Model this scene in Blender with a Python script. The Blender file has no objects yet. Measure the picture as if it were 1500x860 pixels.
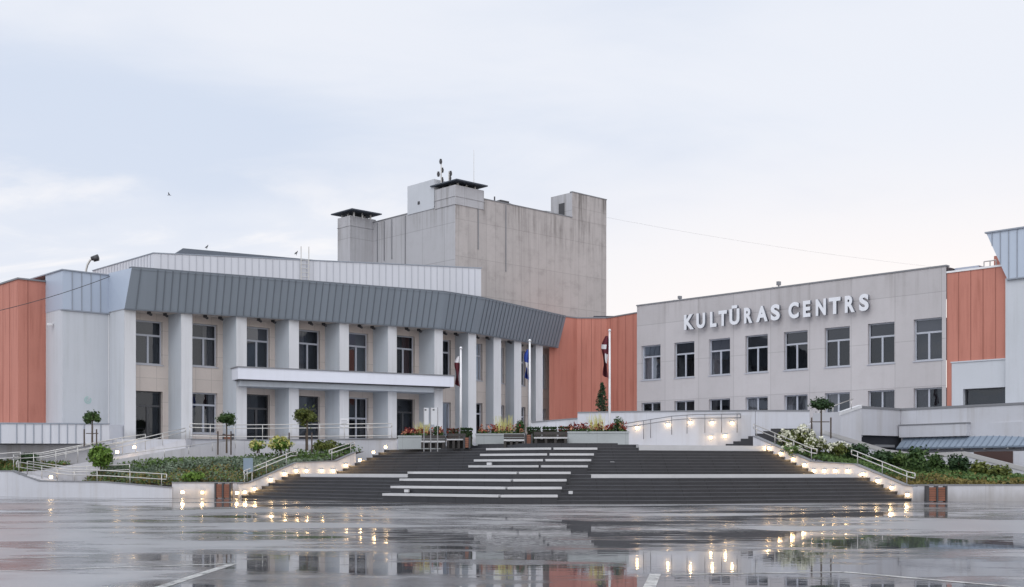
import bpy, bmesh, math, random
from mathutils import Vector
R = random.Random(7)
rad = math.radians

# ------------------------------------------------------------------ camera, sky, light
S = bpy.context.scene
COL = S.collection
FPX, HZ, CX, EYE = 1730.0, 688.0, 750.0, 1.6
cd = bpy.data.cameras.new('camera'); cam = bpy.data.objects.new('camera', cd); COL.objects.link(cam)
cam.location = (0, 0, EYE); cam.rotation_euler = (rad(90), 0, 0)
cd.sensor_width = 36; cd.lens = FPX / 1500 * 36; cd.shift_y = (HZ - 430) / 1500
cd.clip_end = 3000; S.camera = cam
S.view_settings.view_transform = 'Standard'; S.view_settings.look = 'None'
S.view_settings.exposure = 0.0; S.view_settings.gamma = 1

SUN_AZ, SUN_EL = 205.0, 42.0      # compass bearing (0 = +Y, clockwise): behind the camera, a little to the left
W = bpy.data.worlds.new('World'); S.world = W; W.use_nodes = True
nt = W.node_tree; nt.nodes.clear()

def N(t, kind, **kw):
    n = t.nodes.new(kind)
    for k, v in kw.items():
        if k == 'inp':
            for a, b in v.items():
                if hasattr(b, 'is_output') or isinstance(b, bpy.types.NodeSocket): t.links.new(b, n.inputs[a])
                else: n.inputs[a].default_value = b
        else: setattr(n, k, v)
    return n
def mth(t, op, a, b=None, c=None, clamp=False):
    n = N(t, 'ShaderNodeMath', operation=op, use_clamp=clamp)
    for i, x in enumerate((a, b, c)):
        if x is None: continue
        if isinstance(x, (int, float)): n.inputs[i].default_value = x
        else: t.links.new(x, n.inputs[i])
    return n.outputs[0]
def mixc(t, f, a, b, mode='MIX'):
    n = N(t, 'ShaderNodeMix', data_type='RGBA', blend_type=mode)
    for i, x in ((0, f), (6, a), (7, b)):
        if isinstance(x, (int, float)): n.inputs[i].default_value = x
        elif isinstance(x, tuple): n.inputs[i].default_value = x if len(x) == 4 else (*x, 1)
        else: t.links.new(x, n.inputs[i])
    return n.outputs[2]
def smooth(t, x, lo, hi):
    n = N(t, 'ShaderNodeMapRange', interpolation_type='SMOOTHSTEP')
    t.links.new(x, n.inputs[0]); n.inputs[1].default_value = lo; n.inputs[2].default_value = hi
    return n.outputs[0]
def noise(t, vec, scale, detail=4, rough=.55, dist=0.0):
    n = N(t, 'ShaderNodeTexNoise'); t.links.new(vec, n.inputs['Vector'])
    n.inputs['Scale'].default_value = scale; n.inputs['Detail'].default_value = detail
    n.inputs['Roughness'].default_value = rough; n.inputs['Distortion'].default_value = dist
    return n.outputs[0]
def mapping(t, vec, scale=(1, 1, 1), rot=(0, 0, 0), loc=(0, 0, 0)):
    n = N(t, 'ShaderNodeMapping'); t.links.new(vec, n.inputs[0])
    n.inputs['Scale'].default_value = scale; n.inputs['Rotation'].default_value = rot; n.inputs['Location'].default_value = loc
    return n.outputs[0]

sky = N(nt, 'ShaderNodeTexSky', sky_type='NISHITA', sun_disc=False)
sky.sun_elevation = rad(SUN_EL); sky.sun_rotation = rad(SUN_AZ)
dirv = N(nt, 'ShaderNodeTexCoord').outputs['Generated']
sp = N(nt, 'ShaderNodeSeparateXYZ', inp={0: dirv})
dx, dy, dz = sp.outputs
zc = mth(nt, 'ADD', mth(nt, 'MAXIMUM', dz, 0.0), 0.16)
pv = N(nt, 'ShaderNodeCombineXYZ', inp={0: mth(nt, 'DIVIDE', dx, zc), 1: mth(nt, 'DIVIDE', dy, zc), 2: 0.0}).outputs[0]
n1 = noise(nt, mapping(nt, pv, (.55, .8, 1), loc=(3.1, 1.7, 0)), 1.0, 6, .5, .4)
n2 = noise(nt, mapping(nt, pv, (1.3, 2.2, 1), loc=(.4, 5.2, 0)), 1.0, 7, .55, .6)
cl = mth(nt, 'ADD', mth(nt, 'MULTIPLY', n1, .7), mth(nt, 'MULTIPLY', n2, .3))
lw = mth(nt, 'MULTIPLY', smooth(nt, dx, .12, -.30), mth(nt, 'MULTIPLY', smooth(nt, dz, .20, .245), smooth(nt, dz, .345, .285)))
cm = smooth(nt, mth(nt, 'SUBTRACT', mth(nt, 'ADD', cl, .055), mth(nt, 'MULTIPLY', lw, .13)), .34, .58)
ccol = mixc(nt, cm, (.71, .785, .925), (.89, .92, .995))
# bright clearing along the horizon, brightest on the right, with a paler break low on the left
el = smooth(nt, dz, .29, .10)
az = smooth(nt, dx, -.25, .30)
hb = mth(nt, 'MULTIPLY', el, mth(nt, 'ADD', mth(nt, 'MULTIPLY', az, .80), .12))
ccol = mixc(nt, hb, ccol, (1.13, 1.04, .985))
br = mth(nt, 'MULTIPLY', smooth(nt, n2, .47, .62), mth(nt, 'MULTIPLY', smooth(nt, dz, .27, .19), smooth(nt, dx, .1, -.25)))
ccol = mixc(nt, mth(nt, 'MULTIPLY', br, .85), ccol, (1.03, 1.01, 1.02))
# overcast brighter high up; gain behind the camera is added to light the facades
back = smooth(nt, dy, .55, -.6)
high = smooth(nt, dz, .35, .95)
gain = mth(nt, 'ADD', 1.0, mth(nt, 'ADD', mth(nt, 'MULTIPLY', back, .45), mth(nt, 'MULTIPLY', high, .25)))
ccol = N(nt, 'ShaderNodeVectorMath', operation='SCALE', inp={0: ccol, 3: mth(nt, 'MULTIPLY', gain, 1.05)}).outputs[0]
b1 = N(nt, 'ShaderNodeBackground', inp={0: sky.outputs[0], 1: 0.06})
b2 = N(nt, 'ShaderNodeBackground', inp={0: ccol, 1: 0.96})
ms = N(nt, 'ShaderNodeMixShader', inp={0: .93, 1: b1.outputs[0], 2: b2.outputs[0]})
N(nt, 'ShaderNodeOutputWorld', inp={0: ms.outputs[0]})
sl = bpy.data.lights.new('sun', 'SUN'); sl.energy = .7; sl.angle = rad(35); sl.color = (1, .96, .92)
sun = bpy.data.objects.new('sun', sl); COL.objects.link(sun)
_a = rad(SUN_AZ); _e = rad(SUN_EL)
sun.rotation_euler = Vector((-math.sin(_a) * math.cos(_e), -math.cos(_a) * math.cos(_e), -math.sin(_e))).to_track_quat('-Z', 'Y').to_euler()

# ------------------------------------------------------------------ plan helpers
def U(px): return (px - CX) / FPX
def pt(px, py, Y): return Vector((U(px) * Y, Y, EYE + (HZ - py) * Y / FPX))
def gp(px, Y, z=0.0): return Vector((U(px) * Y, Y, z))
def zat(py, Y): return EYE + (HZ - py) * Y / FPX
def on(px, p, d):                       # distance along a plan line at which a photo column meets it
    u = U(px); return (u * p[1] - p[0]) / (d[0] - u * d[1])
AX, BX = (.730, .683), (-.683, .730)    # the two axes of the older block
F0 = (-5.29, 85.0)
def ab(a, b, z=0.0): return Vector((F0[0] + AX[0] * a + BX[0] * b, F0[1] + AX[1] * a + BX[1] * b, z))
def V2(p, d, s, z=0.0, o=0.0):          # along a wall by s, outwards by o
    return Vector((p[0] + d[0] * s + d[1] * o, p[1] + d[1] * s - d[0] * o, z))

class MB:
    def __init__(s): s.v = []; s.f = []; s.m = []
    def face(s, pts, m=0):
        i = len(s.v); s.v += [tuple(p) for p in pts]; s.f.append(tuple(range(i, i + len(pts)))); s.m.append(m)
    def prism(s, poly, z0, z1, m=0, mt=None):          # plan polygon; z0/z1 numbers or per-corner lists
        n = len(poly)
        a = [(p[0], p[1], z0[i] if isinstance(z0, (list, tuple)) else z0) for i, p in enumerate(poly)]
        b = [(p[0], p[1], z1[i] if isinstance(z1, (list, tuple)) else z1) for i, p in enumerate(poly)]
        i = len(s.v); s.v += a + b
        s.f.append(tuple(range(i + n - 1, i - 1, -1))); s.m.append(m)
        s.f.append(tuple(range(i + n, i + 2 * n))); s.m.append(m if mt is None else mt)
        for k in range(n):
            l = (k + 1) % n; s.f.append((i + k, i + l, i + n + l, i + n + k)); s.m.append(m)
    def bar(s, p, d, s0, s1, o0, o1, z0, z1, m=0):      # box along a wall line
        s.prism([V2(p, d, s0, 0, o0), V2(p, d, s1, 0, o0), V2(p, d, s1, 0, o1), V2(p, d, s0, 0, o1)], z0, z1, m)
    def box(s, c, sx, sy, z0, z1, ang=0, m=0):
        ca, sa = math.cos(ang), math.sin(ang)
        s.prism([(c[0] + ca * x - sa * y, c[1] + sa * x + ca * y) for x, y in ((-sx/2, -sy/2), (sx/2, -sy/2), (sx/2, sy/2), (-sx/2, sy/2))], z0, z1, m)
    def tube(s, path, r, n=8, m=0, r1=None):
        path = [Vector(p) for p in path]; rings = []
        for k, p in enumerate(path):
            t = (path[min(k + 1, len(path) - 1)] - path[max(k - 1, 0)]).normalized()
            x = t.cross(Vector((0, 0, 1)))
            if x.length < 1e-3: x = Vector((1, 0, 0))
            x.normalize(); y = t.cross(x)
            rr = r if r1 is None else r + (r1 - r) * k / max(1, len(path) - 1)
            i = len(s.v); rings.append(i)
            s.v += [tuple(p + x * rr * math.cos(2 * math.pi * q / n) + y * rr * math.sin(2 * math.pi * q / n)) for q in range(n)]
        for i, j in zip(rings, rings[1:]):
            for q in range(n):
                w = (q + 1) % n; s.f.append((i + q, i + w, j + w, j + q)); s.m.append(m)
        s.f.append(tuple(range(rings[0], rings[0] + n))); s.m.append(m)
        s.f.append(tuple(range(rings[-1] + n - 1, rings[-1] - 1, -1))); s.m.append(m)
    def leaf(s, p, size, nrm=None, m=0, asp=.55):
        if nrm is None: nrm = Vector((R.gauss(0, 1), R.gauss(0, 1), R.gauss(.3, 1)))
        nrm = nrm.normalized(); t = nrm.orthogonal().normalized()
        a = R.random() * 6.28; b = nrm.cross(t); x = t * math.cos(a) + b * math.sin(a); y = nrm.cross(x)
        p = Vector(p); L = size * (.6 + .8 * R.random()); w = L * asp
        s.face([p - x * L * .5, p + y * w * .5 + nrm * .1 * L, p + x * L * .5, p - y * w * .5 + nrm * .1 * L], m)
    def build(s, name, mats, parent=None, smooth_=False, fix=True):
        me = bpy.data.meshes.new(name); me.from_pydata(s.v, [], s.f)
        for mm in (mats if isinstance(mats, (list, tuple)) else [mats]): me.materials.append(mm)
        for p, i in zip(me.polygons, s.m): p.material_index = i; p.use_smooth = smooth_
        if fix:
            bm = bmesh.new(); bm.from_mesh(me); bmesh.ops.recalc_face_normals(bm, faces=bm.faces); bm.to_mesh(me); bm.free()
        o = bpy.data.objects.new(name, me); COL.objects.link(o)
        if parent is not None:
            o.parent = parent
            o.matrix_parent_inverse = parent.matrix_basis.inverted() if parent.parent is None else (parent.parent.matrix_basis @ parent.matrix_parent_inverse @ parent.matrix_basis).inverted()
        return o
def tag(o, label=None, cat=None, group=None, kind=None):
    if label and not kind: kind = 'thing'
    for k, v in (('label', label), ('category', cat), ('group', group), ('kind', kind)):
        if v: o[k] = v
    return o
def thing(name, loc, label, cat, group=None):
    o = bpy.data.objects.new(name, None); COL.objects.link(o); o.location = loc; o.empty_display_size = .3
    return tag(o, label, cat, group)

# ------------------------------------------------------------------ materials
def base_mat(name):
    m = bpy.data.materials.new(name); m.use_nodes = True
    t = m.node_tree; b = t.nodes['Principled BSDF']; return m, t, b
def pos_rot(t, ang):
    g = N(t, 'ShaderNodeNewGeometry')
    p = mapping(t, g.outputs['Position'], rot=(0, 0, -ang))
    n = mapping(t, g.outputs['Normal'], rot=(0, 0, -ang))
    return g, p, n
def wall_mat(name, col, ang=0.0, var=.06, joints=None, streak=.0, streakcol=(.1, .09, .08), rough=.85, jcol=.45, jw=.02, top=None, mott=.0, bump=.15, zoff=0.0, soff=0.0, base=None):
    """painted / rendered / concrete wall with weathering; joints = (spacing along wall, spacing in height)"""
    m, t, b = base_mat(name)
    g, p, n = pos_rot(t, ang)
    ps = N(t, 'ShaderNodeSeparateXYZ', inp={0: p}); ns = N(t, 'ShaderNodeSeparateXYZ', inp={0: n})
    isa = mth(t, 'GREATER_THAN', mth(t, 'ABSOLUTE', ns.outputs[1]), .7)
    s = mth(t, 'ADD', mth(t, 'MULTIPLY', ps.outputs[0], isa), mth(t, 'MULTIPLY', ps.outputs[1], mth(t, 'SUBTRACT', 1.0, isa)))
    s = mth(t, 'ADD', s, soff)
    z = mth(t, 'ADD', ps.outputs[2], zoff)
    sz = N(t, 'ShaderNodeCombineXYZ', inp={0: s, 1: z, 2: isa}).outputs[0]
    big = noise(t, mapping(t, sz, (.25, .25, 1)), 1.0, 5)
    fine = noise(t, sz, 9.0, 3)
    k = mth(t, 'ADD', mth(t, 'MULTIPLY', mth(t, 'SUBTRACT', big, .5), var * 2.2), mth(t, 'MULTIPLY', mth(t, 'SUBTRACT', fine, .5), var * 1.0))
    fac = mth(t, 'ADD', 1.0, k)
    c = N(t, 'ShaderNodeVectorMath', operation='SCALE', inp={0: (*col,), 3: fac}).outputs[0]
    if streak > 0:
        st = noise(t, mapping(t, sz, (2.2, .10, 1)), 1.0, 5, .65)
        st2 = noise(t, mapping(t, sz, (.35, .22, 1), loc=(5, 2, 0)), 1.0, 4)
        sf = mth(t, 'MULTIPLY', smooth(t, st, .42, .68), smooth(t, st2, .34, .60))
        if top is not None:
            sf = mth(t, 'MULTIPLY', sf, mth(t, 'ADD', .25, mth(t, 'MULTIPLY', smooth(t, z, top - 6.0, top - 1.5), 1.1)))
        c = mixc(t, mth(t, 'MULTIPLY', sf, streak, clamp=True), c, streakcol)
    if mott > 0:
        mo = noise(t, mapping(t, sz, (.9, .9, 1), loc=(9, 4, 0)), 1.0, 7, .7)
        c = mixc(t, mth(t, 'MULTIPLY', smooth(t, mo, .45, .75), mott), c, streakcol)
    if base is not None:      # splash-back dirt rising from the foot of the wall
        bn = noise(t, mapping(t, sz, (1.4, .5, 1), loc=(2, 7, 0)), 1.0, 5, .65)
        h_ = mth(t, 'ADD', ps.outputs[2], mth(t, 'MULTIPLY', bn, -.9))
        c = mixc(t, mth(t, 'MULTIPLY', smooth(t, h_, base + .35, base - .45), .55), c, (.25, .235, .22))
    if joints:
        js, jz = joints; f = None
        for val, sp_ in ((s, js), (z, jz)):
            if not sp_: continue
            fr = mth(t, 'FRACT', mth(t, 'DIVIDE', val, sp_))
            d = mth(t, 'MULTIPLY', mth(t, 'MINIMUM', fr, mth(t, 'SUBTRACT', 1.0, fr)), sp_)
            e = mth(t, 'LESS_THAN', d, jw)
            f = e if f is None else mth(t, 'MAXIMUM', f, e)
            # neighbouring panels differ slightly
            cell = N(t, 'ShaderNodeTexWhiteNoise', noise_dimensions='1D', inp={'W': mth(t, 'FLOOR', mth(t, 'DIVIDE', val, sp_))}).outputs[0]
            c = N(t, 'ShaderNodeVectorMath', operation='SCALE', inp={0: c, 3: mth(t, 'ADD', .97, mth(t, 'MULTIPLY', cell, .06))}).outputs[0]
        c = mixc(t, mth(t, 'MULTIPLY', f, 1 - jcol), c, (.06, .058, .055))
    t.links.new(c, b.inputs['Base Color']); b.inputs['Roughness'].default_value = rough
    b.inputs['Specular IOR Level'].default_value = .3
    if bump:
        bp = N(t, 'ShaderNodeBump', inp={'Strength': bump, 'Distance': .02, 'Height': fine}); t.links.new(bp.outputs[0], b.inputs['Normal'])
    return m
def plain(name, col, rough=.5, metal=0.0, var=.08, scale=3.0, spec=.5):
    m, t, b = base_mat(name)
    g = N(t, 'ShaderNodeNewGeometry'); n = noise(t, g.outputs['Position'], scale, 4)
    c = N(t, 'ShaderNodeVectorMath', operation='SCALE', inp={0: (*col,), 3: mth(t, 'ADD', 1 - var, mth(t, 'MULTIPLY', n, 2 * var))}).outputs[0]
    t.links.new(c, b.inputs['Base Color']); b.inputs['Roughness'].default_value = rough; b.inputs['Metallic'].default_value = metal
    b.inputs['Specular IOR Level'].default_value = spec
    return m
def sheet(name, col, ang, sp_, rough=.45, var=.05):       # sheet metal whose panels differ a little
    m, t, b = base_mat(name)
    g, p, n = pos_rot(t, ang)
    ps = N(t, 'ShaderNodeSeparateXYZ', inp={0: p})
    cell = N(t, 'ShaderNodeTexWhiteNoise', noise_dimensions='1D', inp={'W': mth(t, 'FLOOR', mth(t, 'DIVIDE', ps.outputs[0], sp_))}).outputs[0]
    nn = noise(t, mapping(t, p, (.8, .8, .25)), 1.0, 4)
    k = mth(t, 'ADD', 1 - var * 1.5, mth(t, 'ADD', mth(t, 'MULTIPLY', cell, var), mth(t, 'MULTIPLY', nn, var * 2)))
    c = N(t, 'ShaderNodeVectorMath', operation='SCALE', inp={0: (*col,), 3: k}).outputs[0]
    t.links.new(c, b.inputs['Base Color']); b.inputs['Roughness'].default_value = rough; b.inputs['Specular IOR Level'].default_value = .4
    return m
def leafmat(name, c1, c2, scale=2.5, rough=.6):
    m, t, b = base_mat(name)
    g = N(t, 'ShaderNodeNewGeometry'); n = noise(t, g.outputs['Position'], scale, 5, .7)
    rnd = g.outputs['Random Per Island']
    f = mth(t, 'ADD', mth(t, 'MULTIPLY', smooth(t, n, .35, .65), .55), mth(t, 'MULTIPLY', rnd, .45))
    t.links.new(mixc(t, f, c1, c2), b.inputs['Base Color']); b.inputs['Roughness'].default_value = rough
    b.inputs['Specular IOR Level'].default_value = .25
    return m
def glow(name, col, st):
    m, t, b = base_mat(name); b.inputs['Base Color'].default_value = (.8, .8, .75, 1)
    b.inputs['Emission Color'].default_value = (*col, 1); b.inputs['Emission Strength'].default_value = st
    return m
def glassmat(name, tint=.25):
    m, t, b = base_mat(name); t.nodes.remove(b)
    g = N(t, 'ShaderNodeNewGeometry'); nz = noise(t, g.outputs['Position'], .9, 2)
    bp = N(t, 'ShaderNodeBump', inp={'Strength': .12, 'Distance': .03, 'Height': nz})
    gl = N(t, 'ShaderNodeBsdfGlossy', inp={'Roughness': .02, 'Color': (.82, .90, 1, 1), 'Normal': bp.outputs[0]})
    tr = N(t, 'ShaderNodeBsdfTransparent', inp={'Color': (tint, tint, tint * 1.03, 1)})
    fr = N(t, 'ShaderNodeFresnel', inp={'IOR': 1.55})
    f = mth(t, 'MULTIPLY', fr.outputs[0], 1.1, clamp=True)
    mx = N(t, 'ShaderNodeMixShader', inp={0: f, 1: tr.outputs[0], 2: gl.outputs[0]})
    t.links.new(mx.outputs[0], t.nodes['Material Output'].inputs[0])
    return m

ANG = math.atan2(AX[1], AX[0])
M = {}
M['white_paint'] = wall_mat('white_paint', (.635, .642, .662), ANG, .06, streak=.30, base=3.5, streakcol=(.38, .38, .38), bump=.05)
M['recess_grey'] = wall_mat('recess_grey', (.46, .495, .535), ANG, .06, streak=.25, base=3.5, streakcol=(.3, .3, .3), bump=.05)  # pilaster sides: recess shade put into a darker grey; also coats the canopy beam
M['canopy_paint'] = wall_mat('canopy_paint', (.70, .72, .79), ANG, .03, streak=.08, streakcol=(.4, .4, .4), bump=.03)
M['block_paint'] = wall_mat('block_paint', (.53, .553, .59), ANG, .06, streak=.30, base=3.2, streakcol=(.36, .38, .38), bump=.05)
M['beige_stone'] = wall_mat('beige_stone', (.56, .50, .46), ANG, .10, joints=(1.15, 1.55), jcol=.72, jw=.015, mott=.12, streakcol=(.36, .30, .26), zoff=.2)
M['concrete'] = wall_mat('concrete', (.43, .402, .392), ANG, .10, joints=(1.02, 3.05), jcol=.78, jw=.024, streak=.8, streakcol=(.18, .165, .157), top=25.2, mott=.34, zoff=-.9)
M['concrete_pale'] = wall_mat('concrete_pale', (.435, .435, .455), ANG, .06, joints=(2.9, 3.05), jcol=.72, jw=.025, streak=.45, streakcol=(.2, .19, .18), top=24.5, mott=.12, zoff=-.6)
RX = (.6945, -.7195); RANG = math.atan2(RX[1], RX[0])
M['wing_concrete'] = wall_mat('wing_concrete', (.475, .455, .462), RANG, .07, joints=(3.25, 3.05), jcol=.74, jw=.022, streak=.30, streakcol=(.25, .23, .22), top=15.5, mott=.12, zoff=-.95)
M['orange'] = wall_mat('orange', (.50, .208, .158), 0, .08, streak=.4, streakcol=(.24, .075, .05), rough=.7, bump=.05)
M['orange_dark'] = plain('orange_joint', (.30, .115, .085), .8)
M['plaster'] = wall_mat('plaster', (.53, .54, .58), 0, .05, joints=(3.0, 0), jcol=.85, jw=.012, streak=.38, streakcol=(.36, .34, .32), mott=.10, bump=.1)
M['garden_wall'] = wall_mat('garden_wall', (.55, .55, .58), 0, .07, joints=(2.4, 0), jcol=.8, jw=.012, base=0.0, streak=.45, streakcol=(.33, .31, .29), mott=.14, bump=.1)
M['coping'] = plain('coping', (.20, .205, .22), .55)
M['fascia'] = sheet('fascia_metal', (.20, .23, .265), rad(28.4), .46, .42)
M['fascia_rib'] = plain('fascia_rib', (.12, .14, .165), .55)
M['metal_light'] = sheet('metal_light', (.56, .575, .62), rad(15.3), .47, .42)
M['metal_blue'] = sheet('metal_blue', (.40, .46, .555), ANG, .6, .42)
M['board_post'] = plain('board_post', (.27, .27, .28), .5)
M['board_panel'] = plain('board_panel', (.55, .56, .58), .4)
M['awning'] = sheet('awning_metal', (.22, .27, .335), 0, .5, .5)
M['awning_rib'] = plain('awning_rib', (.16, .20, .255), .5)
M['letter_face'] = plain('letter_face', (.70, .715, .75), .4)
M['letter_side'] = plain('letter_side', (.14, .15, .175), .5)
M['metal_top'] = sheet('metal_top_sheet', (.45, .51, .60), RANG if 'RANG' in globals() else 0, .52, .42)
M['metal_seam'] = plain('metal_seam', (.42, .435, .475), .5)
M['metal_rib'] = plain('metal_rib', (.27, .30, .35), .5)
M['roof_dark'] = plain('roof_dark', (.062, .073, .092), .7, 0, .15, .5, .3)
M['dark_metal'] = plain('dark_metal', (.045, .045, .05), .5)
M['flat_roof'] = plain('flat_roof', (.16, .16, .165), .9)
M['frame'] = plain('window_frame_paint', (.40, .42, .47), .5)
M['frame_dark'] = plain('door_frame_paint', (.05, .052, .058), .4)
M['glass'] = glassmat('glass', .5)
M['interior'] = plain('interior_dark', (.022, .025, .034), .9, 0, .4, .7)
M['interior_mid'] = plain('interior_mid', (.042, .047, .062), .9, 0, .6, .5)
M['interior_light'] = plain('interior_light', (.068, .074, .092), .9, 0, .7, .5)
M['blind'] = plain('roller_blind', (.17, .175, .20), .8, 0, .12)
M['curtain'] = plain('curtain', (.27, .275, .295), .9, 0, .3, 6)
M['curtain_red'] = plain('curtain_red', (.16, .06, .055), .9, 0, .2, 6)
M['steel'] = plain('stainless_steel', (.62, .62, .62), .3, .85, .04)
M['rail_paint'] = plain('galvanised_rail', (.55, .54, .52), .38, .6, .06)
M['rail_dark'] = plain('rail_dark', (.20, .20, .21), .4, .5)
M['white_gloss'] = plain('white_gloss', (.75, .75, .76), .35)
M['granite'] = None
M['lamp_glow'] = glow('lamp_glow', (1.0, .66, .32), 7.0)
M['wood'] = plain('stained_wood', (.22, .085, .05), .55, 0, .35, 5)
M['wood_dark'] = plain('dark_wood', (.035, .03, .028), .6, 0, .3, 5)
M['planter'] = wall_mat('planter_concrete', (.36, .385, .39), 0, .08, joints=(1.6, 0), jcol=.7, jw=.01, mott=.2, streakcol=(.2, .2, .2))
M['soil'] = plain('soil', (.045, .035, .026), .95, 0, .4, 4)
M['bark'] = plain('bark', (.10, .075, .055), .9, 0, .3, 8)
M['stake'] = plain('stake_wood', (.085, .065, .055), .85, 0, .3, 8)
M['leaf_tree'] = leafmat('leaf_tree', (.018, .05, .018), (.075, .125, .032))
M['leaf_olive'] = leafmat('leaf_olive', (.035, .06, .015), (.16, .175, .04))
M['leaf_bright'] = leafmat('leaf_bright', (.05, .11, .018), (.17, .27, .045))
M['leaf_dark'] = leafmat('leaf_dark', (.012, .035, .016), (.045, .085, .028))
M['conifer'] = leafmat('conifer', (.012, .03, .016), (.04, .075, .03))
M['cover_grey'] = leafmat('cover_grey', (.075, .115, .075), (.215, .26, .185), 1.2)
M['cover_rust'] = leafmat('cover_rust', (.085, .072, .022), (.24, .19, .06), 1.2)
M['cover_green'] = leafmat('cover_green', (.04, .09, .025), (.14, .21, .06), 1.2)
M['flower_white'] = leafmat('flower_white', (.55, .56, .42), (.78, .77, .66))
M['flower_yellow'] = leafmat('flower_yellow', (.42, .40, .10), (.62, .60, .25))
M['flower_red'] = leafmat('flower_red', (.10, .012, .014), (.30, .04, .03))
M['flower_peach'] = leafmat('flower_peach', (.36, .12, .07), (.5, .26, .16))
M['paint_line'] = None

def asphalt():
    m, t, b = base_mat('wet_asphalt')
    g = N(t, 'ShaderNodeNewGeometry'); P = g.outputs['Position']
    ps = N(t, 'ShaderNodeSeparateXYZ', inp={0: P})
    # standing water: broad shallow pools lying across the square, more of it near the photographer
    warp = noise(t, mapping(t, P, (.07, .07, 1)), 1.0, 3)
    pa = noise(t, mapping(t, P, (.050, .105, 1), loc=(1.3, .2, 0)), 1.0, 5, .52, .5)
    pb = noise(t, mapping(t, P, (.16, .42, 1), loc=(7.3, 3.2, 0)), 1.0, 5, .55, .3)
    near = smooth(t, ps.outputs[1], 27.0, 19.0)
    far = smooth(t, ps.outputs[1], 46.0, 56.0)
    v = mth(t, 'ADD', mth(t, 'MULTIPLY', pa, .62), mth(t, 'MULTIPLY', pb, .38))
    v = mth(t, 'ADD', v, mth(t, 'MULTIPLY', near, .055))
    v = mth(t, 'SUBTRACT', v, mth(t, 'MULTIPLY', far, -.01))
    pc = noise(t, mapping(t, P, (.55, 1.5, 1), loc=(2.1, 4.4, 0)), 1.0, 4, .6)
    v = mth(t, 'ADD', v, mth(t, 'MULTIPLY', mth(t, 'SUBTRACT', pc, .5), .17))
    v = mth(t, 'ADD', v, mth(t, 'MULTIPLY', smooth(t, ps.outputs[1], 28.0, 34.0), .018))
    # the drainage channel that runs across the square, brim full
    def channel(x0, y0, x1, y1, w):
        L = math.hypot(x1 - x0, y1 - y0); nx, ny = -(y1 - y0) / L, (x1 - x0) / L
        d = mth(t, 'ADD', mth(t, 'ADD', mth(t, 'MULTIPLY', ps.outputs[0], nx), mth(t, 'MULTIPLY', ps.outputs[1], ny)), -(x0 * nx + y0 * ny))
        d = mth(t, 'ADD', d, mth(t, 'MULTIPLY', mth(t, 'SUBTRACT', warp, .5), 2.4))
        return smooth(t, mth(t, 'ABSOLUTE', d), w, w * .45)
    ch = channel(*gp(690, 40.0)[:2], *gp(1500, 25.0)[:2], .85)
    v = mth(t, 'ADD', v, mth(t, 'MULTIPLY', mth(t, 'MULTIPLY', ch, smooth(t, ps.outputs[0], -3.0, 1.0)), .30))
    v = mth(t, 'SUBTRACT', v, mth(t, 'MULTIPLY', mth(t, 'MULTIPLY', smooth(t, ps.outputs[0], -4.0, -6.5), smooth(t, ps.outputs[1], 21.0, 17.5)), .10))
    water = smooth(t, v, .535, .575)
    damp = smooth(t, v, .455, .535)
    fine = noise(t, P, 26.0, 3, .7)
    mid = noise(t, mapping(t, P, (.35, .35, 1)), 1.0, 6, .65)
    patch = noise(t, mapping(t, P, (.11, .2, 1), loc=(4, 9, 0)), 1.0, 4)
    c = mixc(t, smooth(t, mid, .3, .7), (.120, .124, .136), (.178, .178, .190))
    c = mixc(t, mth(t, 'MULTIPLY', smooth(t, patch, .5, .7), .6), c, (.215, .198, .202))
    grit = noise(t, mapping(t, P, (7.0, 7.0, 1)), 1.0, 4, .8)
    c = N(t, 'ShaderNodeVectorMath', operation='SCALE', inp={0: c, 3: mth(t, 'ADD', .62, mth(t, 'MULTIPLY', grit, .76))}).outputs[0]
    c = mixc(t, mth(t, 'MULTIPLY', damp, .55), c, (.060, .061, .066))
    t.links.new(c, b.inputs['Base Color'])
    r0 = mth(t, 'ADD', .30, mth(t, 'MULTIPLY', mid, .16))
    r1 = mth(t, 'SUBTRACT', r0, mth(t, 'MULTIPLY', damp, .20))
    n = N(t, 'ShaderNodeMix', data_type='FLOAT', inp={0: water, 2: r1, 3: .018}); t.links.new(n.outputs[0], b.inputs['Roughness'])
    b.inputs['IOR'].default_value = 1.7; b.inputs['Specular IOR Level'].default_value = .8
    t.links.new(mth(t, 'MULTIPLY', mth(t, 'SUBTRACT', 1.0, damp), .95), b.inputs['Coat Weight']); b.inputs['Coat Roughness'].default_value = .42; b.inputs['Coat IOR'].default_value = 1.6
    inv = mth(t, 'SUBTRACT', 1.0, water)
    bp = N(t, 'ShaderNodeBump', inp={'Strength': mth(t, 'ADD', mth(t, 'MULTIPLY', mth(t, 'MULTIPLY', inv, mth(t, 'SUBTRACT', 1.0, mth(t, 'MULTIPLY', damp, .7))), .22), .0), 'Distance': .012, 'Height': mth(t, 'ADD', fine, mth(t, 'MULTIPLY', mid, .6))})
    rip = noise(t, mapping(t, P, (1.6, 4.0, 1)), 1.0, 2)
    bp2 = N(t, 'ShaderNodeBump', inp={'Strength': mth(t, 'MULTIPLY', water, .16), 'Distance': .006, 'Height': rip, 'Normal': bp.outputs[0]})
    t.links.new(bp2.outputs[0], b.inputs['Normal'])
    return m
M['asphalt'] = asphalt()
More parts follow.
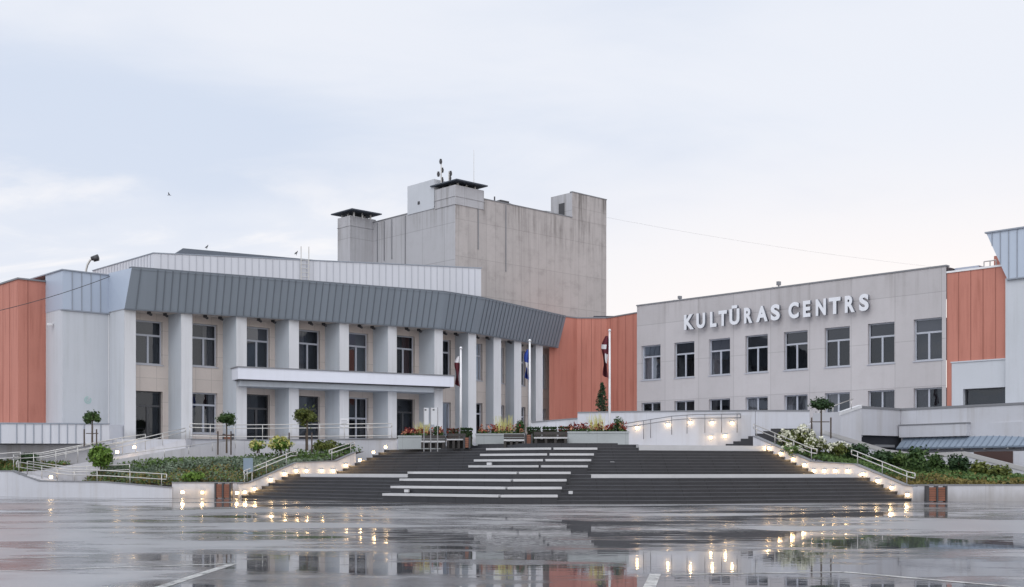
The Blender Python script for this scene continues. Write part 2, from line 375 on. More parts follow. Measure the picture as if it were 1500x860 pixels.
def granite():
    m, t, b = base_mat('dark_granite')
    g = N(t, 'ShaderNodeNewGeometry'); P = g.outputs['Position']
    n = noise(t, P, 1.2, 6, .7); f = noise(t, P, 14.0, 3)
    up = smooth(t, N(t, 'ShaderNodeSeparateXYZ', inp={0: g.outputs['Normal']}).outputs[2], .5, .9)
    c = mixc(t, n, (.012, .013, .017), (.042, .043, .050))
    jx = mth(t, 'FRACT', mth(t, 'DIVIDE', N(t, 'ShaderNodeSeparateXYZ', inp={0: P}).outputs[0], 1.35)); c = mixc(t, mth(t, 'LESS_THAN', jx, .016), c, (.005, .005, .006)); t.links.new(c, b.inputs['Base Color'])
    t.links.new(mth(t, 'ADD', .30, mth(t, 'MULTIPLY', f, .3)), b.inputs['Roughness'])
    return m
M['granite'] = granite()
M['granite_tread'] = plain('tread_granite', (.055, .057, .066), .42, 0, .55, .9)  # treads and nosings: sky sheen of the wet stone put into a lighter grey
M['slab'] = plain('pale_seat_slab', (.50, .50, .51), .45, 0, .12, 2)
def paintline():
    m, t, b = base_mat('road_paint'); g = N(t, 'ShaderNodeNewGeometry'); n = noise(t, g.outputs['Position'], 3.0, 6, .75)
    n2 = noise(t, g.outputs['Position'], 22.0, 3)
    c = mixc(t, smooth(t, mth(t, 'ADD', mth(t, 'MULTIPLY', n, .7), mth(t, 'MULTIPLY', n2, .3)), .36, .60), (.10, .10, .10), (.58, .58, .56)); t.links.new(c, b.inputs['Base Color'])
    t.links.new(mth(t, 'ADD', .12, mth(t, 'MULTIPLY', n, .4)), b.inputs['Roughness'])
    return m
M['paint_line'] = paintline()

# ------------------------------------------------------------------ builders
def wall_open(mb, p, d, s0, s1, z0, z1, ops, depth=.3, m=0, zt=None):
    """one wall face pierced by openings (a, b, lo, hi) with reveals going inwards"""
    xs = sorted({s0, s1, *[o[0] for o in ops], *[o[1] for o in ops]}); zs = sorted({z0, z1, *[o[2] for o in ops], *[o[3] for o in ops]})
    for i in range(len(xs) - 1):
        for j in range(len(zs) - 1):
            cx_, cz_ = (xs[i] + xs[i+1]) / 2, (zs[j] + zs[j+1]) / 2
            if any(o[0] < cx_ < o[1] and o[2] < cz_ < o[3] for o in ops): continue
            mb.face([V2(p, d, xs[i], zs[j]), V2(p, d, xs[i+1], zs[j]), V2(p, d, xs[i+1], zs[j+1]), V2(p, d, xs[i], zs[j+1])], m)
    for a, b_, lo, hi in ops:
        q = [(a, lo), (b_, lo), (b_, hi), (a, hi)]
        for k in range(4):
            (x0, y0), (x1, y1) = q[k], q[(k+1) % 4]
            mb.face([V2(p, d, x0, y0), V2(p, d, x1, y1), V2(p, d, x1, y1, -depth), V2(p, d, x0, y0, -depth)], m)

def window(par, p, d, a, b, lo, hi, inset=.22, trans=.34, kind='pair', fm='frame', blind=None, cur=0, name='window', sill=True, open_=False):
    o = -inset; w = .085; f = MB(); zt = hi - (hi - lo) * trans
    f.bar(p, d, a, b, o - .05, o + .03, lo, lo + w); f.bar(p, d, a, b, o - .05, o + .03, hi - w, hi)
    f.bar(p, d, a, a + w, o - .05, o + .03, lo + w, hi - w); f.bar(p, d, b - w, b, o - .05, o + .03, lo + w, hi - w)
    mid = (a + b) / 2
    if kind == 'pair':
        f.bar(p, d, a + w, b - w, o - .05, o + .04, zt - .06, zt + .06)
        f.bar(p, d, mid - .065, mid + .065, o - .05, o + .045, lo + w, zt - .06)
    elif kind == 'cross':
        f.bar(p, d, a + w, b - w, o - .05, o + .04, zt - .06, zt + .06)
        f.bar(p, d, mid - .06, mid + .06, o - .05, o + .045, lo + w, zt - .06); f.bar(p, d, mid - .06, mid + .06, o - .05, o + .045, zt + .06, hi - w)
    elif kind == 'post':
        f.bar(p, d, mid - .06, mid + .06, o - .05, o + .045, lo + w, hi - w)
    elif kind == 'door':
        f.bar(p, d, a + w, b - w, o - .05, o + .04, zt - .06, zt + .06)
        f.bar(p, d, mid - .08, mid + .08, o - .05, o + .045, lo + w, zt - .06)
    wo = f.build(name, M[fm], par)
    g = MB(); g.face([V2(p, d, a + .02, lo + .02, o - .01), V2(p, d, b - .02, lo + .02, o - .01), V2(p, d, b - .02, hi - .02, o - .01), V2(p, d, a + .02, hi - .02, o - .01)])
    g.build('pane', M['glass'], wo)
    r = MB(); dp = o - .55
    r.face([V2(p, d, a, lo, dp), V2(p, d, b, lo, dp), V2(p, d, b, hi, dp), V2(p, d, a, hi, dp)])
    for q in (((a, lo), (b, lo)), ((b, lo), (b, hi)), ((b, hi), (a, hi)), ((a, hi), (a, lo))):
        r.face([V2(p, d, *q[0], o - .08), V2(p, d, *q[1], o - .08), V2(p, d, *q[1], dp), V2(p, d, *q[0], dp)])
    r.build('dark_interior', M[R.choice(['interior', 'interior', 'interior_mid', 'interior_light'])], wo)
    if blind:
        k = MB(); k.face([V2(p, d, a + w, blind, o - .10), V2(p, d, b - w, blind, o - .10), V2(p, d, b - w, hi - w, o - .10), V2(p, d, a + w, hi - w, o - .10)])
        k.build('roller_blind', M['blind'], wo)
    if cur:
        k = MB(); wd = (b - a)
        for x0, x1 in (((0, .22), (.78, 1)) if cur == 1 else ((0, .45),) if cur == 2 else ((.55, 1),) if cur == 3 else ((.0, .30), (.55, .95))):
            nn = 7
            for q in range(nn):
                xa, xb = a + wd * (x0 + (x1 - x0) * q / nn), a + wd * (x0 + (x1 - x0) * (q + 1) / nn)
                oa, ob = o - .22 - .05 * (q % 2), o - .22 - .05 * ((q + 1) % 2)
                k.face([V2(p, d, xa, lo + w, oa), V2(p, d, xb, lo + w, ob), V2(p, d, xb, hi - w, ob), V2(p, d, xa, hi - w, oa)])
        k.build('curtain', M['curtain_red' if cur == 4 else 'curtain'], wo)
    if sill and name == 'window':
        k = MB(); k.bar(p, d, a - .06, b + .06, o + .03, .05, lo - .07, lo - .012); k.build('sill', M['frame'], wo)
    return wo

def clad(mb, bl, br, tr, tl, sp_, w=.05, h=.045, m=0, mr=1, ends=False):
    """sheet-metal face with standing seams"""
    bl, br, tr, tl = map(Vector, (bl, br, tr, tl)); mb.face([bl, br, tr, tl], m)
    n = (br - bl).cross(tl - bl).normalized(); L = (br - bl).length; cnt = max(1, int(L / sp_)); 
    for k in range(0 if ends else 1, cnt + (1 if ends else 0)):
        t = k / cnt; a = bl.lerp(br, t) ; b = tl.lerp(tr, t); x = (br - bl).normalized() * w / 2
        pts = [a - x, a + x, b + x, b - x]; up = [p + n * h for p in pts]
        mb.face(up, mr)
        for q in range(4):
            r_ = (q + 1) % 4; mb.face([pts[q], pts[r_], up[r_], up[q]], mr)

def grooves(mb, p, d, s_list, z0, z1, w=.05, o=.012, m=1):
    for s_ in s_list: mb.bar(p, d, s_ - w / 2, s_ + w / 2, -.05, o, z0, z1, m)

# ------------------------------------------------------------------ ground
g = MB(); g.face([(-700, -200, 0), (700, -200, 0), (700, 900, 0), (-700, 900, 0)])
tag(g.build('plaza_ground', M['asphalt']), kind='structure')
def line_mark(p0, p1, w, name='parking_line'):
    p0, p1 = Vector(p0), Vector(p1); t = (p1 - p0).normalized(); n = Vector((-t.y, t.x, 0)) * w / 2
    q = MB(); q.face([p0 - n, p1 - n, p1 + n, p0 + n]); return tag(q.build(name, M['paint_line']), kind='structure')
def gy(py): return EYE * FPX / (py - HZ)
def gpt(px, py, z=.004): Y = gy(py); return Vector((U(px) * Y, Y, z))
line_mark(gpt(150, 888), gpt(341, 826), .16)
line_mark(gpt(-60, 838.5), gpt(341, 826), .14)
line_mark(gpt(-60, 820), gpt(130, 815), .12)
line_mark(gpt(1235, 838), gpt(1600, 870), .14)
line_mark(gpt(985, 842), gpt(1235, 838), .10)
line_mark(gpt(940, 885), gpt(960, 841), .17)

# ------------------------------------------------------------------ entrance building (left wing)
ZT, ZF, ZTOP = 3.5, 11.74, 14.25            # terrace, underside of the fascia, top of the fascia
EB = thing('theatre_building', ab(-5, 6, ZT), 'wide pale building with white pilasters, beige bays and a leaning grey metal fascia', 'building')
cols = [(-20.82, 5.46)] + [(-17.35 + 3.47 * k, 4.55 - .91 * k) for k in range(6)] + [(3.48, .30), (6.83, 1.21), (9.73, 2.0), (12.97, 2.88)]
CW = .78
for i, (a, b) in enumerate(cols):
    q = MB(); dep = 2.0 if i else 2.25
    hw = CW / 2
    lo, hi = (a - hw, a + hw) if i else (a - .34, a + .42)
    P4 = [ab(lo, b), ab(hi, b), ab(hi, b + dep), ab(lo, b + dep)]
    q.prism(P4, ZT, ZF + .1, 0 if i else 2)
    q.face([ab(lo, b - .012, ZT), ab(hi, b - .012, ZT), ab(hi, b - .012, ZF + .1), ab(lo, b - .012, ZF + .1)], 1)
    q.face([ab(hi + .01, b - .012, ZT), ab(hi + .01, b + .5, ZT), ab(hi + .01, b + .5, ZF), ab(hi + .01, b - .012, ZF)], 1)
    q.build('pilaster', [M['recess_grey'], M['white_paint'], M['block_paint']], EB, fix=False)
# bays: a wall between each pair of pilasters, stepping with them
wb = MB()
ends = cols + [(16.2, 3.77)]
lower = ['door', 'win', 'door', 'door', 'tall', 'door', 'win', 'win', 'win', 'win', 'win']
curs = [0, 1, 0, 0, 1, 0, 4, 2, 0, 3, 0]
for k in range(len(cols)):
    (a0, b0), (a1, b1) = ends[k], ends[k + 1]
    bw = (b1 + 1.75) if k < 6 else (b0 + 1.75 + .05)
    p = ab(a0, bw)[:2]; L = a1 - a0; c = L / 2; hw = .925
    up = (c - hw, c + hw, 8.43, 11.25)
    lo_ = {'door': (c - hw, c + hw, ZT + .02, 6.69), 'win': (c - hw, c + hw, 4.0, 6.69), 'tall': (c - hw, c + hw, ZT + .25, 6.69)}[lower[k]]
    if k == 6: lo_ = (c - hw, c + hw, 3.9, 6.6)
    wall_open(wb, p, AX, 0, L + .4, ZT, ZF + .1, [up, lo_], .32)
    for op in (up, lo_):   # thin raised surround
        for x0, x1, z0, z1 in ((op[0] - .11, op[0], op[2], op[3] + .1), (op[1], op[1] + .11, op[2], op[3] + .1), (op[0], op[1], op[3], op[3] + .1)):
            wb.bar(p, AX, x0, x1, -.05, .035, z0, z1, 0)
    window(EB, p, AX, *up, trans=.33, cur=(0, 3, 0, 2, 0, 4, 2, 1, 0, 3, 2)[k], blind=(None, None, 10.4, None, 10.35, None, None, 10.3, None, None, None)[k])
    if lower[k] == 'door': window(EB, p, AX, *lo_, trans=.30, kind='door', fm='frame_dark', name='door', inset=.25)
    elif lower[k] == 'tall': window(EB, p, AX, *lo_, trans=.5, kind='cross', cur=1)
    elif k == 6: window(EB, p, AX, *lo_, kind='post', cur=4)
    else: window(EB, p, AX, *lo_, trans=.30, cur=curs[k])
wb.build('bay_wall', M['beige_stone'], EB, fix=False)
# projecting left block, with a side return
lb = MB()
bL = 7.66
poly = [ab(-24.2, bL), ab(-20.95, bL), ab(-20.95, bL + 4), ab(-19, bL + 9), ab(-24.2, bL + 9)]
lb.prism([ab(-24.2, bL), ab(-21.2, bL), ab(-21.2, bL + 6), ab(-24.2, bL + 6)], 1.4, 11.7)
lb.build('side_block_wall', M['block_paint'], EB)
lm = MB()
q = [ab(-24.22, bL - .06), ab(-21.16, bL - .06)]
clad(lm, (*q[0][:2], 11.68), (*q[1][:2], 11.68), (*q[1][:2], 14.1), (*q[0][:2], 14.1), .55)
clad(lm, (*ab(-24.22, bL + 2.66)[:2], 11.68), (*q[0][:2], 11.68), (*q[0][:2], 14.1), (*ab(-24.22, bL + 2.66)[:2], 14.1), 3.0)
lm.prism([ab(-24.3, bL - .14), ab(-21.16, bL - .14), ab(-21.16, bL + 6), ab(-24.3, bL + 6)], 14.1, 14.17, 1)
lm.prism([ab(-24.26, bL - .1), ab(-21.16, bL - .1), ab(-21.16, bL + .2), ab(-24.26, bL + .2)], 11.6, 11.67, 1)
lm.build('side_block_cladding', [M['metal_blue'], M['metal_rib']], EB, fix=False)
for zz in (10.9,):
    c_ = MB(); pz = ab(-24.2, bL + 1.4, 0); c_.box(V2(pz, BX, 0, 0, -.25), .3, .16, 10.75, 10.9, ANG); c_.tube([V2(pz, BX, 0, 10.9, 0), V2(pz, BX, 0, 10.85, -.3)], .03); c_.build('security_camera', M['white_gloss'], EB)
# number plate on the side block
qp = V2(ab(0, bL)[:2], AX, -22.6, 0, .02)
# leaning fascia
def lead(p, d): return Vector((p[0] + d[0], p[1] + d[1]))
n1 = Vector((.476, -.8794)); d1v = Vector((.8794, .476))
bl_ = ab(cols[0][0] - .40, cols[0][1] - .15); bot = [bl_, None, ab(-.15, -.30), ab(3.55, .05), ab(15.6, 3.30)]
bot = [Vector(p_[:2]) if p_ is not None else None for p_ in bot]; bot[1] = bot[0] + (bot[2] - bot[0]).normalized() * 1.4
top = [bot[0] + n1 * .6 + d1v * .33, bot[1] + n1 * .6 + d1v * .06, bot[2] + Vector((.60, -.80)) * .66, bot[3] + Vector((.76, -.65)) * .72, bot[4] + Vector((.851, -.526)) * .74]
fa = MB()
for k in range(4):
    clad(fa, (*bot[k][:2], ZF), (*bot[k+1][:2], ZF), (*top[k+1][:2], ZTOP), (*top[k][:2], ZTOP), .47)
    fa.face([(*bot[k][:2], ZF), (*bot[k+1][:2], ZF), (bot[k+1][0] + BX[0] * 3.6, bot[k+1][1] + BX[1] * 3.6, ZF), (bot[k][0] + BX[0] * 3.6, bot[k][1] + BX[1] * 3.6, ZF)], 2)
    fa.prism([top[k], top[k+1], (top[k+1][0] + BX[0] * .4, top[k+1][1] + BX[1] * .4), (top[k][0] + BX[0] * .4, top[k][1] + BX[1] * .4)], ZTOP, ZTOP + .09, 1)
    fa.bar(bot[k], (bot[k+1] - bot[k]).normalized()[:2], 0, (bot[k+1] - bot[k]).length, -.1, .03, ZF - .05, ZF + .03, 1)
# closed ends
e0 = ab(cols[0][0] - .40, 7.6)
fa.face([(*bot[0][:2], ZF), (*e0[:2], ZF), (*e0[:2], ZTOP), (*top[0][:2], ZTOP)], 3)
e1 = ab(15.6, 7)
fa.face([(*bot[4][:2], ZF), (*e1[:2], ZF), (*e1[:2], ZTOP), (*top[4][:2], ZTOP)], 0)
fa.build('fascia', [M['fascia'], M['fascia_rib'], M['beige_stone'], M['metal_blue']], EB, fix=False)
rf = MB(); rf.face([(*top[0][:2], ZTOP - .1), (*top[1][:2], ZTOP - .1), (*top[2][:2], ZTOP - .1), (*top[3][:2], ZTOP - .1), (*top[4][:2], ZTOP - .1), ab(15.6, 16, ZTOP - .1), ab(-24, 16, ZTOP - .1), ab(-24, 8, ZTOP - .1), ab(-21, 8, ZTOP - .1)])
rf.build('roof', M['flat_roof'], EB)
# soffit spotlights under the fascia
for k in range(len(cols) - 1):
    a = (cols[k][0] + cols[k+1][0]) / 2; b = min(cols[k][1], cols[k+1][1]) + 1.05
    for da in (-.35, .75):
        s_ = MB(); c = ab(a + da, b); s_.tube([(c[0], c[1], ZF), (c[0], c[1], ZF - .16)], .13, 10); s_.tube([(c[0], c[1], ZF - .1), (c[0] + .2, c[1] - .2, ZF - .22)], .09, 8)
        s_.build('soffit_spotlight', M['dark_metal'], EB)
# canopy over the doors
D1 = Vector((.8794, .476)); cb = ab(cols[2][0], cols[2][1])
cp = V2(cb[:2], D1, -.52, 0, 1.05); cl_ = 15.6
cn = MB(); cn.bar(cp[:2], D1, 0, cl_, -3.2, 0, 7.52, 8.27, 0); cn.bar(cp[:2], D1, -.05, cl_ + .05, -3.25, .05, 8.27, 8.35, 1)
cn.bar(cp[:2], D1, .25, cl_ - 1.35, -3.0, -.45, 7.10, 7.519, 2); cn.bar(cp[:2], D1, .1, cl_ - .2, -2.9, -.2, 7.45, 7.53, 3)
cn.build('entrance_canopy', [M['canopy_paint'], M['coping'], M['recess_grey'], M['dark_metal']], EB)
pl = MB(); ws = ab(cols[3][0], 0)
# set-back upper storey in light sheet metal
UD = (.965, .263); up0 = gp(225, 82.0); ZU = 16.62; UL = 23.4
uf = MB()
clad(uf, V2(up0, UD, 0, 13.6), V2(up0, UD, UL, 13.6), V2(up0, UD, UL, ZU), V2(up0, UD, 0, ZU), .47, .05, .03, 0, 3)
bk = Vector((up0[0] + BX[0] * 10, up0[1] + BX[1] * 10, 0))
clad(uf, (*bk[:2], 13.6), (*up0[:2], 13.6), (*up0[:2], ZU), (*bk[:2], ZU), .47, .05, .03, 0, 3)
er = V2(up0, UD, UL); eb = Vector((er[0] + BX[0] * 9, er[1] + BX[1] * 9, 0))
uf.face([(*er[:2], 13.6), (*eb[:2], 13.6), (*eb[:2], ZU), (*er[:2], ZU)], 0)
uf.face([(*up0[:2], ZU - .05), (*er[:2], ZU - .05), (*eb[:2], ZU - .05), (*bk[:2], ZU - .05)], 2)
uf.bar(up0, UD, -.05, UL + .05, -.3, .05, ZU, ZU + .06, 1)
uf.bar(bk, tuple((up0 - bk).normalized()[:2]), 0, 10, -.3, .05, ZU, ZU + .06, 1)
uf.build('upper_storey_cladding', [M['metal_light'], M['metal_rib'], M['flat_roof'], M['metal_seam']], EB, fix=False)
dr = MB(); r0 = gp(268, 88.0); RD = (.88, .475)
fl = gp(246, 84.6)
ptsr = [(*fl[:2], 16.6), V2(r0, RD, 18.5, 16.6, 3.5), V2(r0, RD, 18.5, 18.1), (*r0[:2], 18.1)]
dr.face(ptsr)
br_ = [(r0[0] + BX[0] * 9, r0[1] + BX[1] * 9, 16.6), tuple(V2((r0[0] + BX[0] * 9, r0[1] + BX[1] * 9), RD, 18.5, 16.6))]
dr.face([ptsr[3], ptsr[2], br_[1], br_[0]]); dr.face([ptsr[0], ptsr[3], br_[0]]); dr.face([ptsr[1], ptsr[2], br_[1]])
dr.build('pitched_roof', M['roof_dark'], EB, fix=False)
ld = MB()
for sx in (0, .55):
    b_ = V2(up0, UD, 10.1 + sx, 0, .18); ld.tube([(b_[0], b_[1], 14.3), (b_[0], b_[1], ZU + .95)], .035)
for zz in [14.5 + .3 * k for k in range(8)]: ld.tube([V2(up0, UD, 10.1, zz, .18), V2(up0, UD, 10.65, zz, .18)], .025)
ld.build('roof_ladder', M['rail_paint'], EB)

# ------------------------------------------------------------------ orange blocks
def orange_wall(mb, p, d, L, z0, z1, sp_):
    mb.face([V2(p, d, 0, z0), V2(p, d, L, z0), V2(p, d, L, z1), V2(p, d, 0, z1)], 0)
    grooves(mb, p, d, [sp_ * (k + .5) for k in range(int(L / sp_))], z0, z1, .045, .012, 1)
OL = thing('orange_annex', ab(-25.95, 10.3, 1.0), 'tall orange clad block at the far left edge, beside the pale corner block', 'building')
q = MB(); bo = 10.3; za = 13.66
orange_wall(q, ab(-25.95, bo), AX, 3.4, .0, za, 1.2)
pe = ab(-25.95, bo + 40); orange_wall(q, pe, (-BX[0], -BX[1]), 40, .0, za, 1.15)
q.face([ab(-25.95, bo, za), ab(-22.5, bo, za), ab(-22.5, bo + 40, za), ab(-25.95, bo + 40, za)])
q.build('clad_wall', [M['orange'], M['orange_dark']], OL, fix=False)
q = MB(); q.prism([ab(-26.03, bo - .08), ab(-22.5, bo - .08), ab(-22.5, bo + .2), ab(-25.75, bo + .2), ab(-25.75, bo + 40), ab(-26.03, bo + 40)], za, za + .1); q.build('roof_trim', M['coping'], OL)

OC = thing('orange_link', (6, 100, 3.5), 'orange clad link building in the corner between the columned wing and the grey wing', 'building')
q = MB(); z1 = 14.4; p0 = (3.08, 97.7); c1 = (5.49, 100.0); c2 = (8.03, 100.0); c3 = (10.27, 96.6)
for A_, B_, sp_ in ((p0, c1, 5), (c1, c2, .82), (c2, c3, 1.0)):
    L = math.dist(A_, B_); orange_wall(q, A_, ((B_[0] - A_[0]) / L, (B_[1] - A_[1]) / L), L, 2.8, z1, sp_)
q.face([(*p0, z1), (*c1, z1), (*c2, z1), (*c3, z1), (12, 103, z1), (2, 106, z1)])
q.build('clad_wall', [M['orange'], M['orange_dark']], OC, fix=False)
q = MB()
for A_, B_ in ((p0, c1), (c1, c2), (c2, c3)):
    L = math.dist(A_, B_); q.bar(A_, ((B_[0] - A_[0]) / L, (B_[1] - A_[1]) / L), 0, L, -.3, .05, z1, z1 + .1)
q.build('roof_trim', M['coping'], OC)
q = MB(); q.box((8.2, 101.6), 2.4, 1.0, z1, z1 + .36); q.build('roof_hatch', M['roof_dark'], OC)

# ------------------------------------------------------------------ stage tower
T0 = gp(667, 97.0); TR = 18.36; TL = 11.5
TW = thing('stage_tower', (T0[0], T0[1], 14), 'tall windowless stage tower of stained grey brown concrete panels above the roofs', 'building')
def tab(a, b, z=0): return Vector((T0[0] + AX[0] * a + BX[0] * b, T0[1] + AX[1] * a + BX[1] * b, z))
q = MB()
q.face([tab(0, 0, 9), tab(TR, 0, 9), tab(TR, 0, 24.3), tab(0, 0, 24.3)], 0)
q.face([tab(TR, 0, 9), tab(TR, TL, 9), tab(TR, TL, 24.3), tab(TR, 0, 24.3)], 0)
q.face([tab(0, TL, 9), tab(0, 0, 9), tab(0, 0, 23.6), tab(0, TL, 23.6)], 1)
q.face([tab(0, 0, 23.55), tab(TR, 0, 23.55), tab(TR, TL, 23.55), tab(0, TL, 23.55)], 2)
q.build('tower_wall', [M['concrete'], M['concrete_pale'], M['flat_roof']], TW, fix=False)
q = MB()   # vertical fins / gutters on the left face and joints standing proud
for b, z0, z1 in ((6.6, 16, 23.5), (10.6, 20, 23.5), (9.6, 20, 23.5), (8.5, 20, 23.5)):
    q = MB(); q.prism([tab(-.05, b), tab(.0, b), tab(.0, b + .09), tab(-.05, b + .09)], z0, z1); q.build('rainwater_pipe', M['coping'], TW)
for a, z0, z1 in ((2.45, 20, 24.2), (5.6, 18.5, 24.2)):
    q = MB(); q.prism([tab(a, -.05), tab(a + .08, -.05), tab(a + .08, 0), tab(a, 0)], z0, z1); q.build('rainwater_pipe', M['coping'], TW)
def plate(par, c, hw, z, rise=.35):        # flat vent roof on short posts
    k = MB(); a0, b0 = c
    k.prism([tab(a0 - hw, b0 - hw), tab(a0 + hw, b0 - hw), tab(a0 + hw, b0 + hw), tab(a0 - hw, b0 + hw)], z, z + .10)
    k.prism([tab(a0 - hw * .6, b0 - hw * .6), tab(a0 + hw * .6, b0 - hw * .6), tab(a0 + hw * .6, b0 + hw * .6), tab(a0 - hw * .6, b0 + hw * .6)], z + .10, z + .10 + rise)
    k.build('vent_roof', M['roof_dark'], par)
    k = MB()
    for sa in (-.55, 0, .55):
        for sb in (-.55, 0, .55):
            if sa or sb: p = tab(a0 + sa * hw, b0 + sb * hw); k.box(p, .12, .12, z - .5, z, ANG)
    k.build('vent_post', M['rail_paint'], par)
q = MB()
q.prism([tab(-.06, -.06), tab(3.1, -.06), tab(3.1, 2.6), tab(-.06, 2.6)], 23.4, 25.0, 0)
q.prism([tab(-.10, -.10), tab(3.14, -.10), tab(3.14, 2.64), tab(-.10, 2.64)], 24.05, 24.12, 0)
q.build('vent_turret', M['concrete_pale'], TW); plate(TW, (1.5, 1.3), 1.72, 25.3, .10)
q = MB(); q.prism([tab(-.05, 2.7), tab(2.8, 2.7), tab(2.8, 6.3), tab(-.05, 6.3)], 23.5, 25.95, 0); q.build('penthouse', M['block_paint'], TW)
q = MB(); q.prism([tab(-.1, 4.6), tab(-.02, 4.6), tab(-.02, 4.85), tab(-.1, 4.85)], 24.15, 24.4); q.build('wall_vent', M['dark_metal'], TW)
q = MB(); q.prism([tab(-2.5, 11.3), tab(0.3, 11.3), tab(0.3, 13.2), tab(-2.5, 13.2)], 9, 23.9, 0); q.prism([tab(-2.54, 11.26), tab(0.3, 11.26), tab(0.3, 13.24), tab(-2.54, 13.24)], 23.0, 23.06, 0)
q.build('vent_turret', M['concrete_pale'], TW); plate(TW, (-1.15, 12.25), 1.62, 24.28, .09)
ta = on(838, T0, AX)
q = MB()
q.face([tab(ta, -.015, 24.2), tab(TR, -.015, 24.2), tab(TR, -.015, 26.6), tab(ta, -.015, 26.6)], 0)
q.face([tab(ta, 2.7, 23.4), tab(ta, -.015, 23.4), tab(ta, -.015, 26.6), tab(ta, 2.7, 26.6)], 1)
q.face([tab(TR, -.015, 24.2), tab(TR, 2.7, 24.2), tab(TR, 2.7, 26.6), tab(TR, -.015, 26.6)], 0)
q.face([tab(ta, -.015, 26.6), tab(TR, -.015, 26.6), tab(TR, 2.7, 26.6), tab(ta, 2.7, 26.6)], 2)
q.build('lift_housing', [M['concrete'], M['concrete_pale'], M['flat_roof']], TW, fix=False)
q = MB(); q.prism([tab(ta - .04, .95), tab(ta - .01, .95), tab(ta - .01, 1.65), tab(ta - .04, 1.65)], 23.5, 25.8); q.build('housing_door', M['dark_metal'], TW)
q = MB(); q.bar(T0, AX, 3.1, ta, -.25, .04, 24.3, 24.38); q.bar(T0, AX, ta - .04, TR + .05, -.25, .05, 26.6, 26.68); q.bar(tab(0, TL), (-BX[0], -BX[1]), 0, TL - 2.7, -.25, .04, 23.6, 23.68); q.build('roof_trim', M['coping'], TW)
q = MB(); q.prism([tab(5.6, .6), tab(6.6, .6), tab(6.6, 1.4), tab(5.6, 1.4)], 24.3, 24.75); q.tube([tab(4.9, .6, 24.2), tab(4.9, .6, 24.9)], .06); q.build('roof_box', M['dark_metal'], TW)
def mast(name, a, b, z0, z1, heads, label):
    t_ = thing(name, tab(a, b, z0), label, 'antenna'); k = MB(); k.tube([tab(a, b, z0), tab(a, b, z1)], .05); k.build('mast', M['rail_paint'], t_)
    for zz, da in heads:
        k = MB(); p = tab(a + da, b); k.box(p, .14, .12, zz, zz + .42, ANG); k.box(p, .19, .16, zz + .1, zz + .3, ANG); k.build('antenna_head', M['dark_metal'], t_)
mast('cell_antenna', .4, 2.3, 25.4, 27.6, [(27.2, -.05), (25.7, .1), (26.1, -.3), (26.5, .12)], 'tall mast with small dark antenna heads on the stage tower vent roof')
mast('cell_antenna', 1.15, 2.2, 25.4, 26.7, [(26.35, .2), (25.95, .12)], 'short mast with two dark heads beside the taller antenna mast')
k = MB(); k.tube([tab(2.9, 1.0, 23.6), tab(2.9, 1.0, 28.6)], .035, 6, r1=.015); tag(k.build('lightning_rod', M['rail_paint']), 'thin pale lightning rod standing on the stage tower right of the antennas', 'lightning rod')

# ------------------------------------------------------------------ grey wing with the lettering
RB = thing('side_wing', (20, 86, 3.5), 'long grey concrete wing with two rows of windows and large white lettering', 'building')
R0 = (10.05, 95.0)
wpx = [(941.7, 965.3), (988.6, 1014), (1038, 1066), (1091.4, 1120.9), (1147.7, 1180.5), (1208.6, 1241.9), (1272, 1309.6), (1339.6, 1378.6)]
cs = [(on(a, R0, RX) + on(b, R0, RX)) / 2 for a, b in wpx]
stp = (cs[-1] - cs[0]) / 7; ww = 1.95
RL = on(1386, R0, RX)
ops = []
for k in range(8):
    c = cs[0] + stp * k
    ops += [(c - ww / 2, c + ww / 2, 8.75, 11.5), (c - ww / 2, c + ww / 2, 4.3, 6.95)]
q = MB(); ZR = 14.75
wall_open(q, R0, RX, 0, RL, 2.8, ZR, ops, .34)
q.face([V2(R0, RX, 0, 2.8), V2(R0, RX, 0, 2.8, -14), V2(R0, RX, 0, ZR, -14), V2(R0, RX, 0, ZR)])
q.face([V2(R0, RX, 0, ZR - .02), V2(R0, RX, RL, ZR - .02), V2(R0, RX, RL, ZR - .02, -14), V2(R0, RX, 0, ZR - .02, -14)])
q.build('wing_wall', M['wing_concrete'], RB, fix=False)
q = MB(); q.bar(R0, RX, -.04, RL + .04, -.4, .06, ZR, ZR + .09); q.build('roof_trim', M['coping'], RB)
for i, o_ in enumerate(ops):
    if i % 2 == 0: window(RB, R0, RX, *o_, trans=.33, blind=o_[3] - (o_[3] - o_[2]) * .335, inset=.24, cur=0 if i % 4 else R.choice([0, 2]))
    else: window(RB, R0, RX, *o_, trans=.12, kind='post', inset=.24, cur=(0, 0, 1, 2, 1, 2, 3, 2)[i // 2], blind=None)
q = MB(); p_ = V2(R0, RX, 1.0, 0, -2); q.box(p_, 1.6, 1.0, ZR, ZR + .3); q.build('roof_hatch', M['dark_metal'], RB)
for px, hh in ((990, .45), (1135, .55)):
    s_ = on(px, R0, RX); p_ = V2(R0, RX, s_, 0, -.5); q = MB(); q.tube([(p_[0], p_[1], ZR), (p_[0], p_[1], ZR + hh)], .05); q.box(p_, .28, .2, ZR + hh * .5, ZR + hh, .6); q.tube([(p_[0] - .5, p_[1], ZR + .12), (p_[0] + .5, p_[1], ZR + .12)], .03)
    q.build('roof_vent', M['coping'], RB)
